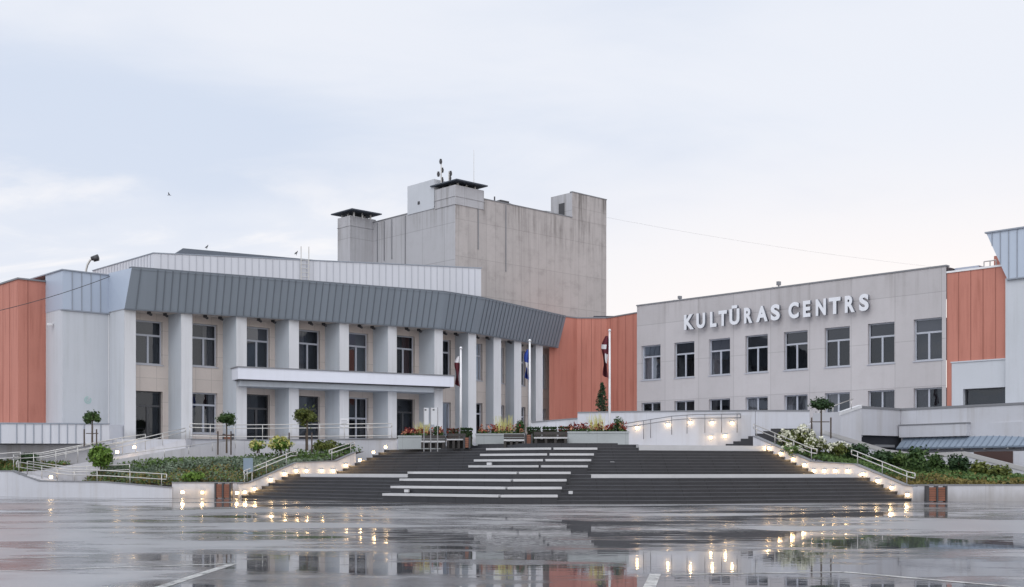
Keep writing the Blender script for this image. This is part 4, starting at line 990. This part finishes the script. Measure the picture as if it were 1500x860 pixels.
railing([G3(-40, 71.6, 1.55), G3(30, 70.9, 1.75)], [.9, .6], 'short steel handrail at the left edge below the metal parapet', [0, .5, 1])
railing([G3(912, 73.6, 4.05), G3(985, 73.2, 4.52), G3(1020, 73.1, 4.62), G3(1085, 72.9, 4.64)], [.40, .16], 'steel handrail fixed to the white ramp wall above its row of lamps', [.18, .24, .42, .55, .70, .84, .97], base=-.75, mat='rail_dark', r=.026)
railing([G3(1106, 72.6, 4.2), G3(1107, 72.6, 4.2)], [1.0], 'single steel post with rail at the foot of the black upper steps', [.5], base=-.9, loop=False, mat='rail_dark', r=.024)
railing([G3(1190, 71.7, 4.3), G3(1212, 72.1, 4.8), G3(1250, 72.9, 5.42)], [.55], 'pale handrail on the sloping stair wall behind the ball tree', [.05, .5, .95])

# ------------------------------------------------------------------ planting
def cluster(mb, c, r, n, size, shell=.5, flat=.0, m=0, asp=.6, lo=-1.0):
    c = Vector(c)
    while n > 0:
        v = Vector((R.gauss(0, 1), R.gauss(0, 1), R.gauss(0, 1))).normalized()
        k = (shell + (1 - shell) * R.random()) if R.random() < .8 else R.random()
        w = 1 + .22 * math.sin(5 * v.x + c.x * 3) * math.cos(4 * v.z + 3 * v.y + c.y)
        p = Vector((v.x * r[0], v.y * r[1], v.z * r[2])) * k * w
        if v.z < lo: continue
        n -= 1; mb.leaf(c + p, size, v + Vector((R.gauss(0, .6), R.gauss(0, .6), R.gauss(0.2, .6))), m, asp)
def surf(P4, u, v):                       # bilinear patch FL, FR, BR, BL
    a = Vector(P4[0]).lerp(Vector(P4[1]), u); b = Vector(P4[3]).lerp(Vector(P4[2]), u); return a.lerp(b, v)
def patch(name, P4, nu=24, nv=10, amp=.10):
    q = MB()
    def S_(i, j):
        p = surf(P4, i / nu, j / nv); 
        p.z += amp * math.sin(3.1 * p.x) * math.cos(2.3 * p.y) * (1 if 0 < j < nv else 0); return p
    for i in range(nu):
        for j in range(nv): q.face([S_(i, j), S_(i+1, j), S_(i+1, j+1), S_(i, j+1)])
    return tag(q.build(name, M['soil'], smooth_=True), kind='structure')
GL = [G3(115, 68.1, .55), G3(357, 66.4, .84), G3(534, 72.6, 2.72), G3(165, 71.0, 1.85)]
GLmid = None
patch('left_garden_soil', GL)
GR = [G3(1335, 59.4, .78), G3(1560, 60.8, .78), G3(1560, 65.0, .85), G3(1122, 69.4, 2.95)]
patch('right_garden_soil', GR)
gl2 = [G3(-20, 73.0, 1.5), G3(40, 71.2, 1.45), G3(110, 72.0, 1.95), G3(-20, 74, 2.1)]
patch('side_garden_soil', gl2, 8, 4)
def cover(name, P4, n, mats, pick, size, hgt, label):
    q = MB()
    for _ in range(n):
        u, v = R.random(), R.random(); p = surf(P4, u, v); mi = pick(u, v)
        p.z += R.random() * hgt(u, v)
        q.leaf(p, size, Vector((R.gauss(0, .8), R.gauss(-.3, .8), R.random())), mi, .5)
    return tag(q.build(name, mats, fix=False), label, 'ground cover', kind='stuff')
def pickL(u, v):
    w = v + .12 * math.sin(9 * u) + R.gauss(0, .07)
    if w > .80: return 2
    if w > .42: return 0
    return 1 if R.random() < .42 else (0 if R.random() < .5 else 2)
cover('ground_cover', GL, 15000, [M['cover_grey'], M['cover_rust'], M['cover_green']], pickL, .17, lambda u, v: .16 + .28 * abs(math.sin(5 * v + 3 * u)), 'dense grey green and rust coloured ground cover on the bank left of the steps')
def pickR(u, v):
    w = v + .1 * math.sin(11 * u) + R.gauss(0, .08)
    return 1 if w < .22 else (2 if R.random() < .7 else 0)
cover('ground_cover', GR, 13000, [M['leaf_tree'], M['cover_rust'], M['cover_green']], pickR, .19, lambda u, v: .10 + .20 * abs(math.sin(6 * u + 2 * v)), 'green and rusty ground cover on the bank right of the steps')
cover('ground_cover', gl2, 1500, [M['cover_green'], M['cover_rust']], lambda u, v: R.random() < .3, .2, lambda u, v: .2, 'small green patch of ground cover at the left edge under the metal parapet')

def bush(px, py0, py1, pw, Y, mat, label, n=700, size=.2, name='bush', cat='bush', group=None, flowers=None, spiky=False):
    """px centre; py0 top, py1 foot, pw width in photo pixels"""
    k = Y / FPX; zt, zb_ = zat(py0, Y), zat(py1, Y); h = zt - zb_; r = pw * k / 2; X = U(px) * Y
    t_ = thing(name, (X, Y, zb_), label, cat, group)
    q = MB()
    if spiky:
        for _ in range(int(n / 8)):
            a = R.random() * 6.28; tilt = R.random() * .45; base = Vector((X + R.gauss(0, r * .35), Y + R.gauss(0, r * .35), zb_)); L = h * (.6 + .5 * R.random())
            dr_ = Vector((math.cos(a) * tilt, math.sin(a) * tilt, 1)).normalized()
            for j in range(8): q.leaf(base + dr_ * L * (j + R.random()) / 8 + Vector((R.gauss(0, .05), R.gauss(0, .05), 0)), size, None, 0, .45)
    else:
        nl_ = 7
        for j in range(nl_):
            a = j / nl_ * 6.28 + R.random(); f = .55 if j else 0
            c = Vector((X + math.cos(a) * r * f, Y + math.sin(a) * r * f, zb_ + h * (.38 + .22 * R.random()) if j else zb_ + h * .58))
            rr = (r * (.5 + .12 * R.random()), r * (.5 + .12 * R.random()), h * (.34 + .12 * R.random()))
            cluster(q, c, rr, n // nl_, size, .55)
    q.build('foliage', mat, t_, fix=False)
    st = MB()
    for j in range(4): st.tube([(X + R.gauss(0, .06), Y + R.gauss(0, .06), zb_ - .08), (X + R.gauss(0, r * .25), Y + R.gauss(0, r * .25), zb_ + h * .5)], .025, 6)
    st.build('stem', M['bark'], t_)
    if flowers:
        fq = MB()
        for _ in range(flowers[1]):
            a = R.random() * 6.28; e = R.random(); c = Vector((X + math.cos(a) * r * math.sqrt(1 - e * e) * 1.0, Y - abs(math.sin(a)) * r * .9 * math.sqrt(1 - e * e), zb_ + h * (.40 + .62 * e)))
            cluster(fq, c, (.13, .13, .12), 12, .12, .6, asp=.8)
        fq.build('blossom', flowers[0], t_, fix=False)
    return t_
def ball_tree(px, pyt, pyb, pyf, pw, Y, mat, label, stakes=(-8, 0, 8), lean=0, n=1000):
    k = Y / FPX; X = U(px) * Y; zc_ = zat((pyt + pyb) / 2, Y); rz = (pyb - pyt) * k / 2; rx = pw * k / 2 * 1.08; zf = zat(pyf, Y)
    t_ = thing('ball_tree', (X, Y, zf), label, 'tree', 'young ball crowned trees tied to stakes')
    q = MB(); q.tube([(X + lean, Y, zf), (X, Y, (zf + zc_) / 2), (X, Y, zc_ + rz * .3)], .06, 8, r1=.035)
    for a in (0, 1.3, 2.6, 3.9, 5.2): q.tube([(X, Y, zc_ - rz * .6), (X + math.cos(a) * rx * .55, Y + math.sin(a) * rx * .55, zc_ + rz * .25)], .022, 6)
    q.build('trunk', M['bark'], t_)
    q = MB()
    for j in range(16):
        v = Vector((R.gauss(0, 1), R.gauss(0, 1), R.gauss(0, .8))).normalized() * (.35 + .5 * R.random()); kk = .32 + .24 * R.random()
        cluster(q, (X + v.x * rx, Y + v.y * rx, zc_ + v.z * rz), (rx * kk, rx * kk, rz * kk), int(n * kk / 4.5), .14, .3)
    for j in range(40):
        v = Vector((R.gauss(0, 1), R.gauss(0, 1), R.gauss(0, 1))).normalized() * (.9 + .25 * R.random()); q.leaf((X + v.x * rx, Y + v.y * rx, zc_ + v.z * rz), .15)
    q.build('crown', mat, t_, fix=False)
    for i, s_ in enumerate(stakes):
        if s_ == 0: continue
        q = MB(); xx = X + s_ * k; yy = Y + (.3 if i % 2 else -.3); q.tube([(xx, yy, zf - .1), (xx, yy, zat(pyb + 8, Y))], .045, 6); q.build('stake', M['stake'], t_)
    q = MB(); xx0, xx1 = X + min(stakes) * k, X + max(stakes) * k; zz = zat(pyb + 14, Y); q.box(((xx0 + xx1) / 2, Y), xx1 - xx0, .03, zz - .025, zz + .025); q.build('tie_slat', M['stake'], t_)
    return t_
ball_tree(135, 601, 621, 652, 24, 71.2, M['leaf_tree'], 'small dark ball crowned tree on stakes in front of the metal parapet', (-9, 0, 9))
ball_tree(332, 602, 624, 664, 27, 72.2, M['leaf_tree'], 'green ball crowned tree on stakes before the leftmost canopy column', (-11, 0, 8))
ball_tree(450, 593, 626, 660, 32, 71.8, M['leaf_olive'], 'yellow green ball crowned tree with the largest crown, before the entrance doors', (-25, -3, 8), n=1500)
ball_tree(1203, 582, 604, 640, 32, 68.2, M['leaf_dark'], 'dark windswept ball crowned tree on stakes right of the steps', (-16, 0, 12))
# spruce
def spruce(px, pyt, pyf, pw, Y, label):
    k = Y / FPX; X = U(px) * Y; zt, zf = zat(pyt, Y), zat(pyf, Y); h = zt - zf; t_ = thing('spruce', (X, Y, zf), label, 'tree')
    q = MB(); q.tube([(X, Y, zf), (X, Y, zt)], .09, 8, r1=.015); q.build('trunk', M['bark'], t_)
    q = MB()
    for j in range(15):
        f = j / 15; zz = zf + h * (.06 + .94 * f); r = pw * k / 2 * (1 - f) ** .85 * (.85 + .3 * R.random()) + .06
        for b in range(9):
            a = R.random() * 6.28
            for s_ in range(7): u = (s_ + R.random()) / 7; q.leaf((X + math.cos(a) * r * u, Y + math.sin(a) * r * u, zz - .22 * u * r + R.gauss(0, .05)), .2, None, 0, .4)
    q.build('crown', M['conifer'], t_, fix=False)
spruce(882, 560, 606, 24, 83.0, 'small dark spruce standing before the orange link building')
bush(149, 651, 687, 35, 69.0, M['leaf_bright'], 'bright green upright bush beside the left ramp', 1500, .2)
bush(42, 663, 678, 28, 71.4, M['leaf_dark'], 'low dark bush at the far left under the metal parapet', 500, .18)
bush(285, 690, 706, 36, 67.3, M['leaf_bright'], 'low green shrub spilling over the left garden wall', 600, .16)
bush(412, 640, 663, 34, 71.0, M['leaf_bright'], 'pale yellow flowering shrub on the left bank before the doors', 700, .16, flowers=(M['flower_yellow'], 26))
bush(378, 645, 662, 24, 71.6, M['leaf_bright'], 'small pale flowering shrub left of the yellow shrub on the left bank', 350, .15, flowers=(M['flower_yellow'], 12))
bush(478, 643, 662, 40, 72.4, M['leaf_olive'], 'olive green shrub right of the largest ball tree on the left bank', 700, .17)
bush(505, 649, 662, 30, 72.5, M['leaf_dark'], 'dark low shrub beside the short handrail on the left bank', 420, .16)
# right bed
for px, y0, y1, pw, Y, n, fl, lab in ((1152, 630, 656, 26, 67.4, 500, 20, 'white flowering shrub nearest the handrail of the right steps'),
        (1176, 624, 660, 34, 67.8, 700, 30, 'tallest white flowering shrub left of the dark ball tree'),
        (1196, 640, 664, 36, 66.6, 600, 18, 'white flowering shrub at the foot of the dark ball tree'),
        (1228, 648, 668, 36, 66.2, 550, 14, 'low white flowering shrub right of the dark ball tree'),
        (1160, 650, 668, 30, 65.6, 350, 8, 'small white flowered shrub just above the right handrail')):
    bush(px, y0, y1, pw, Y, M['leaf_olive'] if px != 1160 else M['cover_green'], lab, n, .17, 'flowering_shrub', 'shrub', 'white flowering shrubs', (M['flower_white'], fl))
for px, y0, y1, pw, Y, mat, n, lab in ((1257, 649, 674, 38, 66.0, 'leaf_dark', 700, 'rounded dark bush below the white stair wall, left of the lower handrail'),
        (1292, 658, 680, 34, 64.6, 'leaf_dark', 600, 'dark bush just behind the top of the lower right handrail'),
        (1344, 654, 702, 36, 63.2, 'leaf_tree', 1500, 'tallest green bush in the right bed, beside the end of the handrail'),
        (1372, 663, 690, 24, 64.6, 'leaf_tree', 500, 'small green bush right of the tallest bush in the right bed'),
        (1405, 664, 692, 30, 63.9, 'leaf_dark', 700, 'dark leafy bush in the middle of the right bed'),
        (1436, 673, 698, 28, 63.0, 'leaf_olive', 550, 'olive bush between the dark leafy bush and the right edge'),
        (1464, 680, 704, 34, 62.6, 'leaf_olive', 600, 'olive bush nearest the right edge of the picture'),
        (1316, 662, 684, 34, 64.9, 'cover_green', 500, 'light green bush left of the tallest bush'),
        (1405, 694, 712, 60, 61.8, 'cover_green', 900, 'spreading low green shrub at the front of the right bed'),
        (1460, 699, 714, 54, 61.4, 'cover_green', 700, 'low creeping green shrub at the front right corner of the bed')):
    bush(px, y0, y1, pw, Y, M[mat], lab, n, .19)

# ------------------------------------------------------------------ things on the upper landing
def planter(px0, px1, pyt, pyb, Y, dep, label, reds, spikes, bushpx, ang=0.0):
    k = Y / FPX; x0, x1 = U(px0) * Y, U(px1) * Y; zt, zb_ = zat(pyt, Y), min(zat(pyb, Y), ZP); c = ((x0 + x1) / 2, Y + dep / 2)
    t_ = thing('planter', (c[0], c[1], zb_), label, 'planter', 'concrete planters at the top of the steps')
    q = MB(); w = x1 - x0; q.box(c, w, dep, zb_, zt - .1, ang); q.box(c, w + .06, dep + .06, zt - .1, zt, ang); q.build('box', M['planter'], t_)
    q = MB(); q.box(c, w - .16, dep - .16, zt - .02, zt + .02, ang); q.build('soil', M['soil'], t_)
    f = thing('flower_bed', (c[0], c[1], zt), 'red bedding flowers growing in the ' + label.split(',')[0].split(' left of')[0].split(' behind')[0], 'flowers', 'flowers in the planters')
    q = MB()
    for _ in range(reds):
        p = Vector((x0 + .15 + R.random() * (w - .3), Y + .1 + R.random() * (dep - .2), zt)); hh = .22 + .3 * R.random()
        q.tube([p, p + Vector((R.gauss(0, .03), R.gauss(0, .03), hh * .7))], .012, 4, 2)
        m_ = 0 if R.random() < .72 else 1
        for j in range(10): q.leaf(p + Vector((R.gauss(0, .05), R.gauss(0, .05), hh * (.35 + .75 * R.random()))), .13, None, m_, .6)
        for j in range(5): q.leaf(p + Vector((R.gauss(0, .09), R.gauss(0, .09), hh * .4 * R.random())), .15, None, 2, .6)
    q.build('blossom', [M['flower_red'], M['flower_peach'], M['leaf_tree']], f, fix=False)
    q = MB()
    for (pa, pb, hh) in spikes:
        for _ in range(70):
            x = U(pa + R.random() * (pb - pa)) * Y; y = Y + dep * (.3 + .4 * R.random()); tx, ty = R.gauss(0, .16), R.gauss(0, .16); h2 = hh * (.6 + .5 * R.random())
            b_ = Vector((x, y, zt)); e_ = Vector((x + tx, y + ty, zt + h2)); s_ = Vector((.014, 0, 0))
            q.face([b_ - s_, b_ + s_, e_ + s_ * .3, e_ - s_ * .3])
    if spikes: q.build('ornamental_grass', M['flower_yellow'], f, fix=False)
    for (pc, pw, hh) in bushpx:
        q = MB(); cluster(q, (U(pc) * Y, Y + dep * .5, zt + hh * .5), (pw * k / 2, pw * k / 2, hh * .55), 420, .12, .5); q.build('clipped_shrub', M['leaf_tree'], f, fix=False)
planter(583, 652, 638, 656, 69.0, 1.0, 'long grey concrete planter left of the information boards at the top of the steps', 60, [(610, 625, .8)], [(640, 12, .6)])
planter(697, 768, 635, 656, 67.5, 1.0, 'middle grey concrete planter behind the seat slabs at the top of the steps', 62, [(728, 750, 1.0)], [(762, 13, .8)])
planter(832, 921, 632, 652, 66.6, 1.1, 'right grey concrete planter, the widest, beside the white ramp wall', 70, [(866, 885, 1.0)], [(907, 17, .8)])
def hedge(px0, px1, pyt, Y, label, red=False):
    k = Y / FPX; x0, x1 = U(px0) * Y, U(px1) * Y; zt = zat(pyt, Y); t_ = thing('clipped_hedge', ((x0 + x1) / 2, Y, ZP), label, 'hedge', 'clipped hedges on the landing')
    q = MB()
    for _ in range(int(900 * (x1 - x0))):
        p = Vector((x0 + R.random() * (x1 - x0), Y + R.random() * .7, ZP + (zt - ZP) * (.1 + .9 * R.random())))
        if R.random() < .5: p.y = Y + abs(R.gauss(0, .05))
        if R.random() < .25: p.z = zt + R.gauss(0, .03)
        q.leaf(p, .11, None, 1 if red and R.random() < .4 else 0, .6)
    q.build('foliage', [M['leaf_dark'], M['flower_red']], t_, fix=False)
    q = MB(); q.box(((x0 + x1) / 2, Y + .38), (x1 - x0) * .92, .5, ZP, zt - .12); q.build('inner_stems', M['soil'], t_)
hedge(654, 672, 629, 69.6, 'clipped hedge with reddish leaves right of the left planter', True)
hedge(674, 692, 628, 69.5, 'small dark green clipped hedge left of the middle planter')
hedge(772, 792, 627, 68.6, 'dark clipped hedge just right of the middle planter')
hedge(795, 816, 626.5, 68.5, 'middle dark clipped hedge behind the bench by the right planter')
hedge(818, 838, 626, 68.4, 'dark clipped hedge partly behind the right planter', True)
def bench(px0, px1, pyseat, Y, label):
    x0, x1 = U(px0) * Y, U(px1) * Y; zs = zat(pyseat, Y); t_ = thing('garden_bench', ((x0 + x1) / 2, Y, ZP), label, 'bench', 'dark benches on the landing')
    zb_ = ZP
    q = MB(); q.box(((x0 + x1) / 2, Y), x1 - x0, .5, zs - .08, zs); q.build('seat', M['slab'], t_)
    q = MB(); q.box(((x0 + x1) / 2, Y + .35), x1 - x0, .08, zs + .14, zs + .32); q.box(((x0 + x1) / 2, Y + .35), x1 - x0, .06, zs + .03, zs + .11); q.build('backrest', M['wood_dark'], t_)
    for f in (.06, .36, .64, .94):
        q = MB(); q.box((x0 + (x1 - x0) * f, Y), .14, .46, zb_, zs - .08); q.build('leg', M['wood_dark'], t_)
    q = MB(); q.box(((x0 + x1) / 2, Y + .18), x1 - x0, .05, zb_ + .02, zs - .1); q.build('rear_panel', M['wood_dark'], t_)
bench(655, 682, 643, 67.6, 'dark bench with a pale seat between the left and middle planters')
bench(782, 831, 640.5, 66.4, 'longer dark bench with a pale seat between the middle and right planters')
bench(617, 652, 646, 67.0, 'dark bench partly hidden behind the information boards')
bench(738, 768, 644, 65.9, 'small dark bench in front of the middle planter')
def bin_(px0, px1, pyt, Y, zb_, label, split=False, group='wooden litter bins'):
    x0, x1 = U(px0) * Y, U(px1) * Y; zt = zat(pyt, Y); w = x1 - x0; t_ = thing('litter_bin', ((x0 + x1) / 2, Y, zb_), label, 'bin', group)
    n = 2 if split else 1
    for i in range(n):
        a = x0 + w * i / n + .03; b = x0 + w * (i + 1) / n - .03
        q = MB(); m_ = max(4, int((zt - zb_) / .11))
        for j in range(m_): q.box(((a + b) / 2, Y), b - a - .06, .36, zb_ + .05 + (zt - zb_ - .08) * j / m_, zb_ + .05 + (zt - zb_ - .08) * (j + .84) / m_)
        q.build('slat_panel', M['wood'], t_)
    q = MB()
    for i in range(n + 1):
        xx = x0 + w * i / n; q.box((xx, Y), .09, .42, zb_, zt + .02)
    q.box(((x0 + x1) / 2, Y + .02), w - .02, .24, zb_ + .04, zt - .04)
    q.build('frame', M['dark_metal'], t_); return t_
bin_(316.5, 338.5, 708, 65.6, 0, 'brown wooden double litter bin against the left garden wall', True)
bin_(1357.5, 1384.5, 712.5, 58.7, 0, 'brown wooden double litter bin against the wall of the right bed', True)
bin_(680, 688, 640, 67.0, ZP, 'small reddish bin beside the bench left of the middle planter')
bin_(770, 779, 636, 66.6, ZP, 'small reddish bin beside the bench right of the middle planter')
bin_(328, 341, 636, 76.2, ZT, 'brown tub under the ball tree before the leftmost canopy column')
# information boards
for px0, px1, lab in ((620.5, 628, 'left white information board on thin posts before the last entrance door'), (631.5, 640.5, 'right white information board on thin posts, the wider of two')):
    Y = 65.2; x0, x1 = U(px0) * Y, U(px1) * Y; t_ = thing('information_board', ((x0 + x1) / 2, Y, ZP), lab, 'sign', 'information boards')
    q = MB(); q.box(((x0 + x1) / 2, Y), x1 - x0, .04, zat(622, Y), zat(597.5, Y)); q.build('panel', M['board_panel'], t_)
    q = MB(); q.box(((x0 + x1) / 2 - .03, Y - .026), .10, .008, zat(601.5, Y), zat(599.5, Y)); q.build('emblem', M['dark_metal'], t_)
    for xx in ((x0 - .02, x1 + .02) if px0 > 630 else (x0 + .02,)):
        q = MB(); q.tube([(xx, Y, ZP - .2), (xx, Y, zat(597, Y))], .028, 8); q.build('post', M['board_post'], t_)
# plate on the left bank, facing the plaza
t_ = thing('info_plate', G3(363, 66.6, .8), 'blue grey plate on short posts at the foot of the left handrail', 'sign')
Y = 66.5; q = MB(); q.box((U(363.5) * Y, Y), (370.5 - 356.5) * Y / FPX, .05, zat(691, Y), zat(671, Y)); q.build('plate', plain('plate_blue', (.20, .26, .32), .4), t_)
for xx in (358, 369): q = MB(); q.tube([(U(xx) * Y, Y + .04, .7), (U(xx) * Y, Y + .04, zat(674, Y))], .03, 8); q.build('post', M['rail_paint'], t_)
# notice on a column
t_ = thing('notice_board', ab(cols[4][0], cols[4][1] - .1, 5), 'white notice fixed low on the column in the middle of the canopy', 'sign')
q = MB(); a, b = cols[4]; q.prism([ab(a - .36, b - .06), ab(a + .36, b - .06), ab(a + .36, b - .02), ab(a - .36, b - .02)], 4.55, 5.15); q.build('sheet', M['white_gloss'], t_)
q = MB()
for k in range(4): q.prism([ab(a - .28, b - .068), ab(a + .28 - .1 * (k % 2), b - .068), ab(a + .28 - .1 * (k % 2), b - .061), ab(a - .28, b - .061)], 4.68 + .1 * k, 4.70 + .1 * k)
q.build('text_line', M['coping'], t_)
# faint green wall mark on the side block
t_ = thing('wall_emblem', ab(-22.3, bL - .03, 6), 'small pale green ring emblem painted on the left block wall', 'emblem')
c = V2(ab(0, bL)[:2], AX, on(128.5, ab(0, bL)[:2], AX), 0, .02); zc_ = zat(586, c.y)
q = MB()
for k in range(18):
    if k in (2, 3): continue
    a0_, a1_ = k / 18 * 6.283, (k + 1) / 18 * 6.283
    for r0_, r1_ in ((.17, .24), (.07, .115)):
        q.face([(c.x + AX[0] * r0_ * math.cos(a0_), c.y + AX[1] * r0_ * math.cos(a0_), zc_ + r0_ * math.sin(a0_)), (c.x + AX[0] * r1_ * math.cos(a0_), c.y + AX[1] * r1_ * math.cos(a0_), zc_ + r1_ * math.sin(a0_)),
                (c.x + AX[0] * r1_ * math.cos(a1_), c.y + AX[1] * r1_ * math.cos(a1_), zc_ + r1_ * math.sin(a1_)), (c.x + AX[0] * r0_ * math.cos(a1_), c.y + AX[1] * r0_ * math.cos(a1_), zc_ + r0_ * math.sin(a1_))])
q.build('ring', plain('pale_green', (.36, .53, .51), .7), t_, fix=False)

# flagpoles with hanging flags
M['flag_red'] = plain('flag_red', (.10, .012, .022), .85, 0, .2, 6)
M['flag_white'] = plain('flag_white', (.62, .61, .63), .85, 0, .1, 6)
M['flag_blue'] = plain('flag_blue', (.025, .06, .30), .85, 0, .2, 6)
def flag(px, pyt, Y, fy0, fy1, bands, label, flabel, w=9):
    k = Y / FPX; X = U(px) * Y; zt = zat(pyt, Y); t_ = thing('flagpole', (X, Y, ZP), label, 'flagpole', 'white flagpoles')
    q = MB(); q.tube([(X, Y, ZP - .1), (X, Y, zt - .1)], .078, 12, r1=.055); q.build('pole', M['white_gloss'], t_, True)
    q = MB(); q.tube([(X, Y, zt - .12), (X, Y, zt - .06), (X, Y, zt)], .10, 10, r1=.05); q.build('finial', M['white_gloss'], t_, True)
    z0, z1 = zat(fy1, Y), zat(fy0, Y)
    f = thing('flag', (X - .1, Y, z1), flabel, 'flag', 'limp flags on the poles')
    NV, NU = 28, 9
    grid = []
    for j in range(NV + 1):
        v = j / NV; row = []
        for i in range(NU + 1):
            u = i / NU; wd_ = w * k * (.28 + .75 * math.sin(min(1, v * 1.25 + .08) * 2.3)) * (1 + .12 * math.sin(9 * v))
            row.append(Vector((X - .09 - u * wd_ * .9 + .05 * math.sin(7 * v + 3 * u), Y + .16 * math.sin(u * 9 + 2.2 * v) * (.3 + v), z1 - (z1 - z0) * (v * (1 - .08 * u)) )))
        grid.append(row)
    used = {}
    for bi, (bm_, test) in enumerate(bands):
        q = MB()
        for j in range(NV):
            for i in range(NU):
                u, v = (i + .5) / NU, (j + .5) / NV
                own = next(n_ for n_, (_, tt) in enumerate(bands) if tt(u, v))
                if own == bi: q.face([grid[j][i], grid[j][i+1], grid[j+1][i+1], grid[j+1][i]])
        if q.f: q.build('cloth_band', M[bm_], f, True, fix=False)
lat = [('flag_white', lambda u, v: .42 < u + v * .55 - .10 < .62 and v < .75), ('flag_red', lambda u, v: True)]
flag(675, 508, 69.8, 522, 567, [('flag_white', lambda u, v: v < .2), ('flag_red', lambda u, v: True)], 'shortest white flagpole behind the left hedge', 'limp dark red flag hanging on the left pole', 7)
flag(776, 497, 70.5, 512, 557, [('flag_white', lambda u, v: .42 < v < .6), ('flag_blue', lambda u, v: True)], 'middle white flagpole behind the middle planter', 'limp blue and white flag hanging on the middle pole', 6)
flag(893, 482, 70.0, 492, 555, [('flag_white', lambda u, v: (.20 < v < .32 and u > .3) or (.42 < v < .66 and u < .5)), ('flag_red', lambda u, v: True)], 'tallest white flagpole before the orange link building', 'limp red and white flag hanging on the right pole', 10)

# ------------------------------------------------------------------ street lamp, cables, bird
Y = 92.0; t_ = thing('street_lamp', G3(126, Y, 0), 'street lamp with a curved arm rising behind the left roof', 'street lamp')
q = MB(); q.tube([G3(126, Y, 0), pt(126, 396, Y), pt(128, 388, Y), pt(132, 381, Y), pt(136, 378, Y)], .09, 8); q.build('pole', M['rail_paint'], t_, True)
q = MB(); a_, b_ = pt(134, 379, Y), pt(144, 376, Y); q.tube([a_, a_.lerp(b_, .3), a_.lerp(b_, .7), b_], .16, 10, r1=.2); q.tube([a_.lerp(b_, .3) + Vector((0, 0, -.08)), b_ + Vector((0, 0, -.1))], .22, 10); q.build('lamp_head', M['dark_metal'], t_, True)
def cable(A_, B_, sag, r, label):
    q = MB(); A_, B_ = Vector(A_), Vector(B_); pts_ = [A_.lerp(B_, i / 24) - Vector((0, 0, sag * 4 * (i / 24) * (1 - i / 24))) for i in range(25)]
    q.tube(pts_, r, 5); tag(q.build('overhead_cable', M['dark_metal']), label, 'cable')
cable(pt(-120, 477, 66), pt(161, 405, 73.5), .35, .02, 'dark overhead cable crossing the orange block to the left roof')
cable(tab(6.2, .8, 24.7), pt(835, 310, 112), .3, .02, 'thin wire along the roof edge of the stage tower')
cable(pt(886, 318, 109), pt(1480, 402, 112), .5, .005, 'thin wire running right from the stage tower across the sky')
Y = 190; c = pt(248, 286, Y); t_ = thing('bird', c, 'small dark bird flying in the sky left of the tower', 'bird')
q = MB(); q.tube([c + Vector((-.28, 0, .0)), c + Vector((-.1, 0, .02)), c + Vector((.12, 0, 0)), c + Vector((.3, 0, -.04))], .05, 8, r1=.03)
q.face([c + Vector((-.12, -.02, .04)), c + Vector((.10, -.02, .04)), c + Vector((-.02, -.3, .42)), c + Vector((-.14, -.2, .36))]); q.face([c + Vector((-.12, .02, .04)), c + Vector((.10, .02, .04)), c + Vector((.0, .5, .22)), c + Vector((-.1, .4, .20))])
q.build('bird_body', M['dark_metal'], t_, fix=False)
for i, (px, py) in enumerate(((303, 363), (434, 372))):
    Y = 89 if i == 0 else 84.5; c = pt(px, py, Y); t_ = thing('pigeon', c, f'dark pigeon perched on the {"dark pitched roof" if i == 0 else "light metal roof edge near the roof ladder"}', 'bird')
    q = MB(); q.tube([c + Vector((-.13, 0, -.01)), c + Vector((-.03, 0, .06)), c + Vector((.05, 0, .11)), c + Vector((.07, 0, .18)), c + Vector((.10, 0, .21))], .03, 8); q.tube([c + Vector((-.06, 0, .04)), c + Vector((.05, 0, .1))], .06, 8); q.tube([c + Vector((0, 0, .05)), c + Vector((0, 0, -.1))], .02, 6); q.build('pigeon_body', M['dark_metal'], t_)
